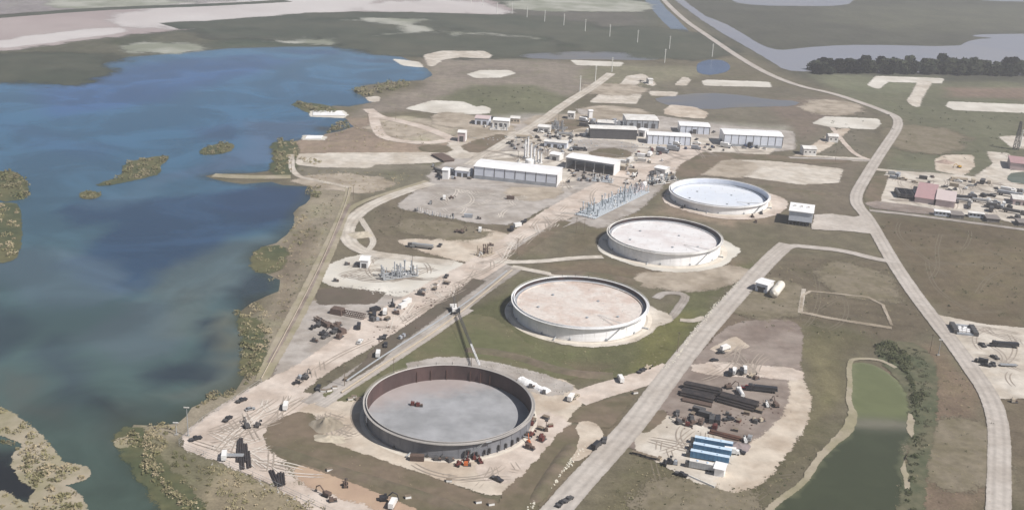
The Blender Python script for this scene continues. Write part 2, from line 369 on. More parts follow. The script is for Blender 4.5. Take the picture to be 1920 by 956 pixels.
# water ---------------------------------------------------------------
def water_mat(name, rgb, rgb2, scale=.012, rough=.12, grad=None, spec=.5, lo=.45, hi=.6, swing=(.82, 1.2), bump=.25):
    m = bpy.data.materials.new(name); m.use_nodes = True; t = m.node_tree; N = t.nodes; L = t.links; b = N['Principled BSDF']
    b.inputs['Roughness'].default_value = rough; b.inputs['IOR'].default_value = 1.33; b.inputs['Specular IOR Level'].default_value = spec
    geo = N.new('ShaderNodeNewGeometry')
    n = N.new('ShaderNodeTexNoise'); n.inputs['Scale'].default_value = scale; n.inputs['Detail'].default_value = 6; n.inputs['Roughness'].default_value = .55; n.inputs['Distortion'].default_value = .8; L.new(geo.outputs['Position'], n.inputs['Vector'])
    r = N.new('ShaderNodeMapRange'); r.inputs[1].default_value = lo; r.inputs[2].default_value = hi; r.interpolation_type = 'SMOOTHSTEP'; L.new(n.outputs[0], r.inputs[0])
    if grad:      # turbid near the outlet, clear blue further out, weed beds where the bottom shows
        at = N.new('ShaderNodeVertexColor'); at.layer_name = 'bottom'
        vm = N.new('ShaderNodeVectorMath'); vm.operation = 'SCALE'; L.new(at.outputs[0], vm.inputs[0])
        r.inputs[3].default_value = swing[0]; r.inputs[4].default_value = swing[1]; L.new(r.outputs[0], vm.inputs['Scale']); L.new(vm.outputs[0], b.inputs['Base Color'])
    else:
        mx = N.new('ShaderNodeMix'); mx.data_type = 'RGBA'; L.new(r.outputs[0], mx.inputs[0]); mx.inputs[6].default_value = (*rgb, 1); mx.inputs[7].default_value = (*rgb2, 1); L.new(mx.outputs[2], b.inputs['Base Color'])
    w = N.new('ShaderNodeTexNoise'); w.inputs['Scale'].default_value = .35; w.inputs['Detail'].default_value = 6; w.inputs['Roughness'].default_value = .7; L.new(geo.outputs['Position'], w.inputs['Vector'])
    bp = N.new('ShaderNodeBump'); bp.inputs['Strength'].default_value = bump; bp.inputs['Distance'].default_value = .25; L.new(w.outputs[0], bp.inputs['Height']); L.new(bp.outputs[0], b.inputs['Normal'])
    return m
LAKE = [(-500,190),(0,152),(60,148),(117,144),(167,134),(200,117),(241,107),(335,100),(428,91),(535,88),(640,88),(661,91),(698,99),(752,107),(780,118),(803,131),(811,141),(794,151),(760,153),(721,155),(690,160),(664,170),(680,181),(707,190),(680,196),(653,200),(625,199),(608,204),(618,214),(647,222),(662,238),(636,247),(610,251),(600,257),(572,260),(543,268),(522,272),(519,289),(528,297),(524,308),(515,318),(480,325),(400,327),(384,331),(420,340),(457,345),(509,341),(530,347),(580,349),(586,358),(580,372),(572,382),(560,389),(550,400),(552,420),(540,440),(520,455),(490,465),(472,480),(478,500),(500,515),(526,526),(525,546),(500,555),(470,570),(452,585),(455,605),(475,620),(478,650),(470,680),(460,705),(440,730),(400,745),(362,765),(330,795),(290,798),(250,797),(232,822),(248,850),(270,885),(310,925),(345,968),(360,1010),(-700,1010),(-700,500)]
def fill_mesh(name, poly, step, z, jit=.8):
    from mathutils.geometry import delaunay_2d_cdt
    p = densify([Vector((v.x, v.y, 0)) for v in poly], step * .8)
    q = [(v.x + random.uniform(-jit, jit), v.y + random.uniform(-jit, jit)) for v in p]
    X, Y = np.meshgrid(np.arange(min(a for a, _ in q), max(a for a, _ in q), step), np.arange(min(b_ for _, b_ in q), max(b_ for _, b_ in q), step))
    X = X.ravel() + rng.uniform(-1, 1, X.size); Y = Y.ravel() + rng.uniform(-1, 1, Y.size)
    sd = poly_sd(X, Y, q); k = sd > step * .5
    verts = [Vector(a) for a in q] + [Vector((a, b_)) for a, b_ in zip(X[k], Y[k])]
    r = delaunay_2d_cdt(verts, [(i, (i + 1) % len(q)) for i in range(len(q))], [], 1, 1e-4)
    vs = np.array([(v.x, v.y) for v in r[0]])
    me = bpy.data.meshes.new(name); me.from_pydata([(a, b_, z) for a, b_ in vs], [], [tuple(f) for f in r[2]]); me.update()
    if me.polygons[0].normal.z < 0: me.flip_normals()
    return me, vs, poly_sd(vs[:, 0], vs[:, 1], q)
lake_world = [v if v.length < 5000 else v.normalized() * 5000 for v in PP(LAKE)]
me, lv, lsd = fill_mesh('water', lake_world, 9, LAY)
lwx, lwy = warp(lv[:, 0], lv[:, 1], 1.6)
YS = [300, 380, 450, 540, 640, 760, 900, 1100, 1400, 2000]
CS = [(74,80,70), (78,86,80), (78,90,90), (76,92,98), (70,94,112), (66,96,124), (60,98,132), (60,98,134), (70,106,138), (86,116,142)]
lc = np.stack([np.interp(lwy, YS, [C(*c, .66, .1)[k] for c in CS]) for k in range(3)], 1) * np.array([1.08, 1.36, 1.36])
DEEP = [  # weed beds and deep or shallow patches as seen
 ([(360,370),(470,350),(590,350),(585,395),(560,400),(500,430),(400,460),(330,490),(250,545),(150,530),(120,490),(200,440),(240,410),(150,420),(100,390),(160,370)], (48,76,108), 14, .8),
 ([(440,350),(590,352),(560,400),(480,420),(420,400)], (46,70,102), 10, .75),
 ([(400,460),(520,440),(470,500),(420,560),(300,570),(260,540),(330,480)], (96,110,112), 14, .55),
 ([(440,500),(540,525),(500,565),(450,575),(420,540)], (50,62,70), 7, .8),
 ([(380,590),(415,600),(420,640),(400,690),(385,715),(290,720),(275,700),(330,680),(380,660)], (46,58,68), 7, .8),
 ([(180,720),(240,740),(245,790),(210,805),(180,780)], (48,58,62), 7, .75),
 ([(90,640),(150,640),(180,700),(170,760),(110,740),(60,690)], (56,68,82), 10, .5),
 ([(-60,560),(60,600),(60,640),(0,680),(-60,660)], (52,66,80), 10, .5),
 ([(420,600),(450,590),(470,660),(450,700),(390,740),(330,760),(240,760),(330,740),(400,690)], (92,98,92), 7, .6),
 ([(190,910),(240,905),(235,940),(200,945)], (50,54,50), 4, .7),
 ([(400,715),(440,700),(470,700),(440,730),(410,742)], (48,58,56), 4, .8),
 ([(60,170),(250,125),(360,110),(560,110),(300,190),(120,220)], (58,92,146), 40, .6),
 ([(360,240),(450,225),(440,262),(380,262)], (58,84,120), 14, .6),
 ([(600,235),(660,238),(640,250),(600,250)], (60,66,66), 5, .8),
 ([(-80,830),(60,850),(110,880),(60,900),(100,930),(0,925),(-100,940)], (34,34,40), 5, .85),
 ([(60,470),(200,480),(240,540),(160,580),(40,560),(-40,500)], (92,112,126), 12, .5),
 ([(240,560),(340,580),(330,660),(250,700),(180,640)], (88,102,112), 9, .5),
 ([(430,500),(380,540),(410,580),(360,640),(300,640),(330,560)], (98,108,104), 8, .45),
 ([(0,690),(60,720),(120,790),(60,780),(0,740)], (84,88,84), 6, .5),
 ([(200,400),(300,360),(340,330),(240,350),(150,380)], (84,116,140), 12, .5),
 ([(540,96),(640,94),(630,100),(560,103)], (52,84,130), 14, .6), ([(420,105),(520,102),(510,110),(430,112)], (54,88,136), 14, .5),
 ([(640,108),(740,112),(730,120),(660,116)], (56,84,120), 12, .5),
 ([(0,220),(120,260),(260,270),(200,300),(40,280)], (60,98,136), 26, .5),
 ([(420,560),(455,590),(440,640),(470,690),(440,730),(400,740),(440,690),(415,640)], (104,106,92), 5, .6),
 ([(250,760),(330,780),(250,800),(225,830),(180,820),(200,780)], (78,88,82), 7, .5),
 ([(470,225),(620,225),(560,260),(520,300),(300,340),(440,280)], (88,106,136), 22, .5)]
for pts, c, soft, k_ in DEEP:
    q = [(v.x, v.y) for v in PP(pts)]; d = poly_sd(lwx, lwy, q); a = np.clip(.5 + d / (1.1 * soft), 0, 1); a = (a * a * (3 - 2 * a) * min(.92, k_ * 1.15))[:, None]
    lc = lc * (1 - a) + np.array(C(*c, .78, .05)) * a
sh = np.clip(1 - lsd / 5.0, 0, 1)[:, None] * .55; lc = lc * (1 - sh) + np.array(C(70,76,48,.6)) * sh
ca = me.color_attributes.new('bottom', 'FLOAT_COLOR', 'POINT'); ca.data.foreach_set('color', np.concatenate([lc, np.ones((len(lc), 1))], 1).ravel())
me.materials.append(water_mat('lake_water', None, None, .014, .16, grad=True, lo=.38, hi=.64)); o = bpy.data.objects.new('lake_water', me); COL.objects.link(o); tag(o, kind='structure')
W_lav = water_mat('river_water', C(146,148,162), C(152,152,162), .004, .25)
W_blue = water_mat('pond_blue', C(62,88,130), C(72,98,140), .02, .2)
W_grey = water_mat('pond_grey', C(112,114,122), C(124,120,118), .012, .3)
W_canal = water_mat('canal_water', C(100,120,146), C(106,124,148), .01, .25)
def water(name, pts, m, layer=1, smooth=1):
    p = PP(pts); p = chaikin(p, smooth) if smooth else p
    p = densify(p, 12); zz = lz(layer)
    v = [(a.x + random.uniform(-1, 1), a.y + random.uniform(-1, 1), zz) for a in p]
    tr = tessellate_polygon([[Vector((a, b_, 0)) for a, b_, _ in v]])
    me = bpy.data.meshes.new(name); me.from_pydata(v, [], [tuple(x) for x in tr]); me.update()
    bm = bmesh.new(); bm.from_mesh(me)
    for f in bm.faces:
        if f.normal.z < 0: f.normal_flip()
    bm.to_mesh(me); bm.free(); me.materials.append(m)
    o = bpy.data.objects.new(name, me); COL.objects.link(o); tag(o, kind='structure'); return o
water('river_water', [(1240,-40),(1310,26),(1360,44),(1398,67),(1433,88),(1462,95),(1492,92),(1536,87),(1620,84),(1799,88),(1811,79),(1830,74),(1870,72),(1815,68),(1850,64),(2200,62),(2200,150),(1530,132),(1518,135),(1471,132),(1448,117),(1404,91),(1360,66),(1300,28),(1215,-40)], W_lav, 1, 1)
water('river_water', [(1330,-30),(1625,-30),(1600,6),(1570,12),(1500,12),(1420,11),(1370,4)], W_lav)
water('river_water', [(1760,-30),(2100,-30),(2100,4),(1900,4),(1820,0)], W_lav)
water('canal_water', [(1185,-30),(1213,-30),(1240,8),(1290,56),(1312,84),(1325,104),(1300,110),(1284,100),(1262,60),(1232,30)], W_canal)
water('pond_water', [(1305,122),(1320,113),(1350,112),(1368,120),(1371,129),(1355,138),(1322,142),(1306,134)], W_blue, 3)
water('pond_water', [(1222,187),(1249,181),(1324,174),(1387,178),(1440,187),(1500,190),(1490,200),(1440,200),(1374,202),(1330,206),(1260,200)], W_grey, 3)
water('pond_water', [(1040,98),(1150,96),(1236,106),(1236,114),(1130,112),(1010,112),(960,104)], W_grey, 3)
water('pond_water', [(1030,68),(1100,68),(1102,76),(1040,74)], W_canal, 3)
# green settling pond in the south east, shallow end to the north
GP = [(1593,683),(1610,678),(1639,683),(1674,704),(1706,736),(1711,778),(1713,824),(1699,848),(1692,880),(1702,919),(1680,1000),(1400,1000),(1439,956),(1463,936),(1509,905),(1533,862),(1562,834),(1590,810),(1600,789),(1597,768),(1591,750),(1595,725)]
gp = chaikin(PP(GP), 1)
me, pv, psd = fill_mesh('pond_water', gp, 3, 3 * LAY, .3)
px_, py_ = warp(pv[:, 0], pv[:, 1], .35)
y0, y1 = P(1640, 800).y, P(1640, 770).y
f = np.clip((py_ - (y0 - 2)) / (y1 - y0), 0, 1)[:, None]; band = np.exp(-((py_ - y0 - 3) / 5.0) ** 2)[:, None] * .7
pc = np.array(C(84,90,68,.56,.0)) * (1 - f) + np.array(C(124,130,92,.62,0)) * f; pc = pc * (1 - band) + np.array(C(140,134,118,.7)) * band
sh = np.clip(1 - psd / 1.6, 0, 1)[:, None] * .5; pc = pc * (1 - sh) + np.array(C(140,140,104)) * sh
ca = me.color_attributes.new('bottom', 'FLOAT_COLOR', 'POINT'); ca.data.foreach_set('color', np.concatenate([pc, np.ones((len(pc), 1))], 1).ravel())
me.materials.append(water_mat('settling_pond_water', None, None, .05, .25, grad=True, swing=(.96, 1.05), bump=.08)); o = bpy.data.objects.new('pond_water', me); COL.objects.link(o); tag(o, kind='structure')
# ------------------------------------------------------------------ land cover sheets, pads and roads
S_thin = sheet_mat('thin_dusty_grass', C(150,138,116,.68), C(134,124,98,.68), .22, .25, .08, esc=.05)
# far beach, flats and marsh
sheet('beach', [(-500,60),(0,34),(214,18),(400,13),(535,5),(700,-20),(880,-14),(905,8),(930,12),(932,26),(851,24),(738,23),(640,20),(569,28),(468,37),(318,52),(217,62),(100,77),(0,89),(-500,130)], S_pink, 2, 12, 1, 2)
sheet('beach', [(290,28),(400,14),(535,6),(650,-6),(640,10),(560,24),(440,36),(340,44),(280,40)], S_whitesand, 3, 22, 1, 2)
sheet('beach', [(700,12),(860,4),(925,22),(850,20),(740,20)], S_whitesand, 3, 14, 1, 2)
sheet('beach', [(0,82),(100,66),(210,54),(216,60),(100,74),(0,88)], S_whitesand, 3, 8, 1, 1)
strip('marsh', [(-60,38),(0,31),(120,22),(214,16),(420,9),(540,2)], 14, S_marshdark, 3, 8)
strip('marsh', [(318,50),(470,40),(640,26),(860,30),(960,34),(1060,36)], 20, S_marshdark, 3, 22)
for q in ([(430,60),(520,50),(660,46),(680,60),(600,60),(520,62)], [(700,75),(900,76),(1000,86),(900,94),(740,92)], [(1080,70),(1200,60),(1270,70),(1290,95),(1200,94)], [(20,116),(110,110),(140,116),(90,124)], [(60,136),(110,132),(125,140),(80,146)], [(840,40),(1000,44),(1100,58),(960,58)]): sheet('marsh', q, S_marshdark, 3, 26, 1)
sheet('salt_flat', [(985,3),(1183,2),(1195,18),(1080,17),(985,17)], S_flat, 2, 10, 1)
sheet('salt_flat', [(130,2),(330,6),(330,14),(140,14)], S_flat, 1, 12, 1)
for q in ([(530,62),(560,62),(600,70),(650,66),(650,72),(590,75),(545,72)], [(676,42),(820,42),(800,52),(730,60),(690,54)], [(860,65),(960,66),(935,74),(840,72),(790,68)], [(280,88),(325,88),(325,92),(290,92)], [(676,64),(700,64),(696,70),(676,70)], [(1215,78),(1262,76),(1250,92),(1225,88)]):
    sheet('salt_flat', q, S_flat, 2, 16, 1)
sheet('islet_ground', [(551,194),(590,196),(620,203),(618,212),(596,216),(580,208)], S_olive, 3, 3, 1)
# islands in the lake
ISLES = [[(0,325),(14,320),(40,330),(52,352),(48,372),(0,380),(-30,350)], [(-20,385),(10,380),(36,384),(38,430),(36,470),(20,492),(-30,492)], [(232,306),(300,293),(318,294),(296,312),(300,326),(262,336),(190,350),(182,346),(232,332)], [(150,362),(170,358),(192,366),(172,374),(152,372)], [(375,284),(400,272),(432,268),(438,280),(410,290),(380,290)],
 [(-40,752),(20,775),(75,822),(100,850),(112,872),(160,878),(160,898),(125,905),(100,920),(60,910),(30,880),(30,850),(60,835),(20,815),(-40,810)], [(60,925),(110,912),(140,925),(160,960),(170,1010),(60,1010)], [(222,826),(240,820),(238,836),(226,838)], [(-40,690),(14,670),(20,700),(-40,712)], [(-40,925),(16,925),(20,940),(80,958),(80,1010),(-40,1010)]]
for q in ISLES[:5]: sheet('islet_ground', q, S_olive, 5, 1.0, 1)
for q in ISLES[5:8] + ISLES[9:]: sheet('islet_ground', q, S_shore, 5, 1.6, 1)
for q in ([(830,215),(870,218),(880,232),(840,236)], [(700,238),(760,232),(800,240),(760,252),(715,250)], [(880,240),(960,236),(900,262),(870,264)], [(1000,225),(1060,218),(1120,222),(1100,240),(1020,246)], [(1120,200),(1200,208),(1180,222),(1130,218)], [(560,336),(640,330),(720,340),(700,358),(600,348)], [(980,346),(1040,352),(1010,372),(960,368)], [(1320,300),(1400,304),(1380,330),(1300,322)], [(1120,160),(1200,164),(1170,176),(1110,172)], [(1200,520),(1280,512),(1360,504),(1400,508),(1320,540),(1230,535)], [(1540,190),(1600,196),(1580,214),(1520,208)]): sheet('bare_soil', q, S_mottle, 4, 7, 1)
# dark and light soft verge patches along the lake
for q in ([(518,270),(545,266),(550,300),(535,330),(516,322),(528,298)], [(490,468),(530,462),(520,500),(500,512),(480,492)], [(455,600),(478,600),(488,650),(478,700),(462,700),(474,640)], [(232,822),(250,800),(262,830),(285,870),(330,910),(370,965),(345,985),(310,928),(270,885)]):
    sheet('shore_grass', q, S_olive, 3, 4, 1)
# cream and white pads, north
N1 = [([(766,204),(812,190),(866,192),(890,202),(868,214),(818,212)], S_white), ([(868,210),(905,200),(915,204),(912,212),(880,214)], S_white),
 ([(800,104),(830,97),(905,97),(917,104),(912,109),(860,107),(826,112),(808,124)], S_pale), ([(882,140),(905,133),(952,133),(962,138),(935,145),(895,146)], S_white), ([(692,184),(707,182),(706,190),(696,190)], S_pale),
 ([(742,112),(780,117),(790,126),(760,123)], S_white), ([(1076,114),(1164,118),(1158,124),(1086,122)], S_white), ([(1110,192),(1132,175),(1198,177),(1188,194)], S_pale), ([(1085,205),(1190,205),(1170,216),(1100,222)], S_grey),
 ([(1168,160),(1180,144),(1204,140),(1224,156),(1222,161),(1200,150),(1184,162)], S_pale), ([(1322,153),(1330,151),(1438,155),(1440,163),(1324,160)], S_white), ([(1270,160),(1285,146),(1290,150),(1282,160)], S_pale),
 ([(1250,208),(1262,198),(1300,202),(1322,212),(1316,222),(1270,218),(1252,214)], S_cream), ([(1222,172),(1266,174),(1262,180),(1226,179)], S_pale),
 ([(1528,232),(1552,220),(1642,224),(1646,232),(1634,242),(1560,238)], S_white), ([(1632,160),(1648,144),(1764,148),(1760,156),(1660,153),(1644,166)], S_white), ([(1728,152),(1742,154),(1722,186),(1718,200),(1706,190),(1712,182)], S_pale),
 ([(1780,200),(1784,192),(1990,200),(1990,214),(1790,206)], S_white), ([(1880,258),(1900,256),(1990,262),(1990,288),(1900,276)], S_pale),
 ([(1318,318),(1350,297),(1440,302),(1575,318),(1566,342),(1500,345),(1318,320)], S_pale),
 ([(560,308),(564,290),(640,288),(830,287),(848,300),(800,305),(700,308),(690,314),(600,313)], S_pale),
 ([(572,255),(608,257),(604,262),(572,262)], S_white), ([(588,209),(640,209),(648,216),(640,221),(586,218)], S_white),
 ([(1790,326),(1760,320),(1758,300),(1776,292),(1820,292),(1822,312),(1800,330)], S_cream), ([(1856,286),(1886,288),(1895,320),(1990,320),(1990,338),(1870,345),(1840,342),(1836,330),(1868,308)], S_pale),
 ([(1450,300),(1500,300),(1620,302),(1620,298),(1500,292)], S_pale), ([(1546,262),(1576,244),(1590,242),(1550,275),(1500,300),(1494,294)], S_cream)]
for q, m_ in N1: sheet('gravel_pad', q, m_, 3, 1.8, 0)
# industrial core yards
sheet('gravel_yard', [(880,238),(1000,222),(1240,220),(1345,236),(1480,248),(1482,278),(1400,288),(1300,286),(1240,320),(1230,350),(1190,388),(1120,425),(1060,395),(1000,372),(885,352),(820,340),(812,330),(850,300),(860,262)], S_grey, 2, 3, 0)
for q, m_ in [([(980,246),(1200,256),(1350,262),(1480,282),(1240,330),(1180,315),(1060,285),(960,262)], S_pale), ([(900,283),(1060,292),(1066,330),(1080,345),(1050,352),(890,312)], S_pale), ([(1170,330),(1260,285),(1300,270),(1320,285),(1240,330),(1180,350)], S_dirt),
   ([(880,240),(980,240),(900,282),(860,300),(840,280)], S_pale), ([(1090,345),(1160,335),(1210,360),(1200,390),(1120,420),(1085,400)], S_grey), ([(1070,262),(1190,268),(1180,290),(1090,282)], S_grey)]:
    sheet('gravel_yard', q, m_, 3, 3, 1)
for q in ([(870,272),(960,248),(900,285),(880,284)], [(1310,286),(1430,292),(1600,300),(1560,308),(1440,300),(1350,296),(1330,312),(1300,330),(1270,330),(1290,300)], [(1100,290),(1140,278),(1180,285),(1170,296)], [(790,275),(830,273),(846,284),(800,285)], [(1000,240),(1060,225),(1100,228),(1090,240),(1010,248)]):
    sheet('grass_patch', q, S_brown, 4, 2.5, 1)
sheet('gravel_pad', [(750,385),(800,350),(885,345),(980,362),(1060,366),(1010,392),(960,420),(900,418),(850,408),(760,392)], S_grey, 3, 2.5, 1)
sheet('gravel_pad', [(600,505),(655,484),(700,476),(780,484),(850,492),(885,500),(850,524),(800,552),(760,556),(700,546),(630,538),(604,524)], S_white, 4, 2, 1)
sheet('sand_pad', [(820,455),(850,434),(890,430),(940,438),(975,452),(930,490),(880,492),(800,470),(745,452),(790,450)], S_cream, 4, 3, 1)
sheet('grass_patch', [(740,478),(830,486),(845,492),(820,494),(700,474)], S_dark, 5, 1, 0)
# main work road from the lake corner up to the plant
sheet('road', [(335,830),(400,775),(490,722),(560,690),(640,632),(700,592),(760,560),(830,520),(880,495),(960,440),(1010,405),(1080,365),(1150,330),(1200,305),(1300,270),(1330,275),(1250,320),(1180,350),(1110,385),(1060,410),(1000,455),(940,500),(860,545),(780,595),(700,645),(600,700),(560,735),(480,800),(420,860)], S_dirt, 5, 2, 1)
sheet('work_yard', [(330,830),(430,775),(520,735),(600,745),(580,765),(530,790),(498,815),(500,850),(620,900),(760,950),(840,1010),(640,1010),(560,925),(450,875)], S_dirt, 4, 2, 1)
sheet('clay_patch', [(560,870),(640,890),(760,935),(820,970),(760,960),(640,925),(580,905)], S_orange, 6, 3, 1)
sheet('work_yard', [(570,560),(760,548),(790,568),(700,620),(620,670),(520,715),(540,650)], S_grey, 3, 3, 1)
sheet('grass_patch', [(598,545),(640,540),(720,550),(700,568),(600,570)], S_dark, 4, 1.5, 0)
# pale pipeline strip alongside
strip('path', [(585,760),(640,725),(700,685),(760,645),(810,612),(860,575),(905,540),(965,500)], 10, S_grey, 5, 1.2)
strip('path', [(600,762),(660,722),(720,685),(790,640),(850,598),(880,580)], 4, S_road, 7, 1)
strip('path', [(960,470),(1010,440),(1060,420),(1090,410)], 5, S_grey, 6, 1)
strip('grass_verge', [(660,715),(700,680),(720,650),(780,612),(850,560),(900,525)], 5, S_dark, 6, 2)
strip('grass_verge', [(950,486),(990,462),(1035,430),(1062,415)], 6, S_brown, 6, 1.2)
# other tracks
strip('road', [(925,492),(1000,492),(1080,484),(1130,482)], 4.5, S_pale, 7)
strip('path', [(960,500),(1010,510),(1060,520)], 4, S_pale, 6)
strip('road', [(810,344),(760,358),(700,382),(665,405),(648,432),(656,458),(690,476),(760,484),(850,494)], 8, S_pale, 6, 1)
strip('road', [(1140,330),(1060,350),(860,345),(800,345)], 6, S_grey, 4, 2)
strip('path', [(676,410),(695,440),(702,455),(690,470)], 3, S_pale, 7, .6)
strip('path', [(800,340),(740,358),(680,378),(655,392),(648,402),(630,452),(596,530),(560,600),(508,690),(494,712)], 2.4, S_shore, 6, 1)
strip('ditch_verge', [(655,382),(640,415),(612,475),(580,545),(545,612),(505,680)], 1.0, S_mauve, 6, .8)
strip('path', [(654,352),(650,375),(632,420),(604,478),(570,548),(530,620),(496,690),(486,715)], 2.4, S_shore, 5, 1)
strip('path', [(546,290),(548,330),(600,340),(655,352)], 3, S_pale, 6, 1)
strip('path', [(400,329),(460,333),(545,332)], 8, S_shore, 5, 1)
strip('road', [(880,310),(960,260),(1010,232),(1060,195),(1110,165),(1146,138)], 9, S_pale, 5, 1)
strip('road', [(850,262),(800,240),(740,225),(710,220),(690,205)], 7, S_dirt, 5, 2)
strip('road', [(700,215),(705,240),(720,262),(800,270),(850,262)], 6, S_dirt, 5, 2)
# canal road and east road
strip('road', [(1225,-20),(1275,33),(1330,70),(1385,108),(1440,140),(1500,163),(1560,175),(1620,195),(1665,212),(1684,222),(1684,240),(1662,272),(1640,305),(1622,335),(1604,365),(1606,385),(1625,405),(1648,445),(1672,488),(1710,545),(1750,598),(1786,642),(1820,690),(1855,740),(1870,785),(1874,830),(1873,900),(1871,1010)], 8.4, S_road, 8, .5)
strip('road', [(1005,1010),(1040,960),(1100,892),(1160,828),(1200,780),(1240,725),(1290,660),(1340,600),(1390,545),(1440,490),(1476,458)], 10, S_road, 8, .6)
strip('road', [(1440,490),(1476,460),(1520,464),(1580,470),(1640,486),(1680,492)], 6, S_road, 8, .5)
sheet('paved_apron', [(1523,430),(1530,404),(1560,402),(1600,408),(1626,405),(1645,440),(1600,434),(1560,432)], S_road, 8, .8, 0)
strip('road', [(1080,750),(1120,735),(1180,718),(1240,700),(1262,690)], 11, S_dirt, 6, 1.2)
strip('path', [(1560,240),(1600,290),(1630,300)], 3, S_dirt, 6, 1)
strip('path', [(1480,296),(1560,298),(1640,302)], 4, S_grey, 6, 1)
strip('path', [(1640,318),(1700,324),(1760,328)], 6, S_pale, 6, 1)
strip('path', [(1630,395),(1700,402),(1800,415),(1990,440)], 4, S_grey, 6, .8)
strip('path', [(1230,560),(1245,548),(1290,552),(1275,575),(1258,598),(1235,600)], 3.5, S_grey, 6, .8)
strip('path', [(1275,600),(1300,603),(1320,595)], 3, S_pale, 6, .8)
strip('path', [(1500,587),(1507,542)], 1.8, S_pale, 6, .4)
strip('path', [(1500,585),(1506,545),(1560,550),(1650,560),(1672,610)], .3, S_mottle, 6, .9, it=1)
strip('path', [(1500,585),(1560,598),(1672,615)], 1.2, S_mottle, 6, 1.4)
# east yards
sheet('gravel_yard', [(1652,345),(1668,322),(1760,326),(1850,335),(1880,345),(1990,352),(1990,440),(1880,412),(1800,400),(1700,390),(1650,384),(1652,360)], S_pale, 5, 1.5, 0)
sheet('gravel_yard', [(1762,592),(1790,598),(1850,610),(1990,622),(1990,745),(1880,746),(1860,742),(1800,650)], S_pale, 6, 1, 0)
sheet('grass_patch', [(1622,370),(1640,332),(1664,330),(1650,368),(1648,382),(1625,380)], S_brown, 5, 1, 0)
sheet('grass_patch', [(1622,382),(1645,378),(1750,392),(1752,402),(1700,398),(1640,390)], S_mauve, 6, 1, 0)
# laydown yard by the blue tanks
sheet('laydown_yard', [(1186,836),(1170,835),(1205,785),(1240,735),(1262,700),(1300,690),(1340,640),(1380,606),(1470,600),(1496,612),(1498,650),(1490,690),(1505,730),(1508,780),(1470,840),(1430,890),(1400,912),(1350,915),(1290,895),(1240,862)], S_mauve, 4, 2, 1)
sheet('gravel_yard', [(1186,838),(1215,795),(1245,780),(1275,790),(1330,805),(1380,850),(1400,870),(1350,912),(1290,896),(1240,864)], S_pale, 5, 1.5, 1)
sheet('gravel_yard', [(1380,868),(1440,820),(1490,770),(1490,700),(1508,730),(1510,785),(1470,840),(1430,895),(1395,915),(1345,915)], S_cream, 5, 2.5, 1)
sheet('gravel_yard', [(1335,655),(1380,632),(1404,650),(1380,656),(1350,660)], S_cream, 5, 1, 0)
sheet('gravel_yard', [(1290,690),(1350,680),(1440,690),(1500,695),(1498,712),(1440,705),(1340,702)], S_dirt, 5, 2, 1)
sheet('grass_patch', [(1197,804),(1226,772),(1250,770),(1240,788),(1220,808),(1203,812)], S_brown, 6, .8, 1)
sheet('grass_patch', [(1256,716),(1282,706),(1290,722),(1258,758),(1240,768),(1232,752)], S_mauve, 6, 1, 1)
# ground round tank one
sheet('tank_pad', [(560,785),(575,762),(620,755),(690,742),(720,700),(820,676),(930,678),(1010,700),(1060,715),(1085,745),(1075,775),(1060,800),(1020,850),(965,915),(930,928),(860,905),(760,872),(690,850),(600,828)], S_cream, 5, 2, 1)
sheet('tank_pad', [(740,690),(850,668),(960,690),(1040,712),(1080,730),(1010,742),(960,700),(850,680)], S_grey, 6, 2, 1)
sheet('clay_patch', [(980,790),(1040,780),(1050,800),(1010,850),(960,900),(900,890),(940,850)], S_dirt, 6, 4, 1)
sheet('grass_patch', [(1068,790),(1090,765),(1150,750),(1190,742),(1140,800),(1120,800),(1090,792)], S_brown, 6, 1.2, 0)
sheet('sand_patch', [(1082,795),(1110,790),(1130,810),(1112,840),(1078,868),(1070,850),(1095,828)], S_cream, 7, 1, 1)
for y0_, m_ in ((0, S_brown),):
    sheet('grass_patch', [(498,815),(520,790),(575,770),(596,800),(600,828),(690,858),(780,890),(870,920),(960,960),(1000,1010),(870,1010),(800,955),(700,915),(600,880),(510,850)], m_, 6, 1.5, 1)
    sheet('grass_patch', [(1065,800),(1085,800),(1090,830),(1060,862),(1010,940),(970,985),(930,940),(1000,880)], m_, 6, 1.5, 1)
for q in ([(600,742),(650,735),(690,705),(780,660),(860,595),(885,590),(930,600),(1000,660),(1090,700),(1060,712),(960,690),(860,672),(760,682),(690,730),(660,752)],):
    sheet('grass_patch', q, S_green, 5, 2, 1)

for q in ([(1560,500),(1640,515),(1660,560),(1580,540)], [(1400,540),(1470,530),(1480,570),(1410,590)], [(1240,930),(1330,920),(1390,960),(1260,990)], [(1760,820),(1830,800),(1840,880),(1770,900)], [(760,420),(840,425),(900,440),(820,438)], [(1700,240),(1780,250),(1760,280),(1690,275)], [(560,850),(640,870),(700,895),(620,880)]): sheet('bare_soil', q, S_thin, 4, 12, 1)
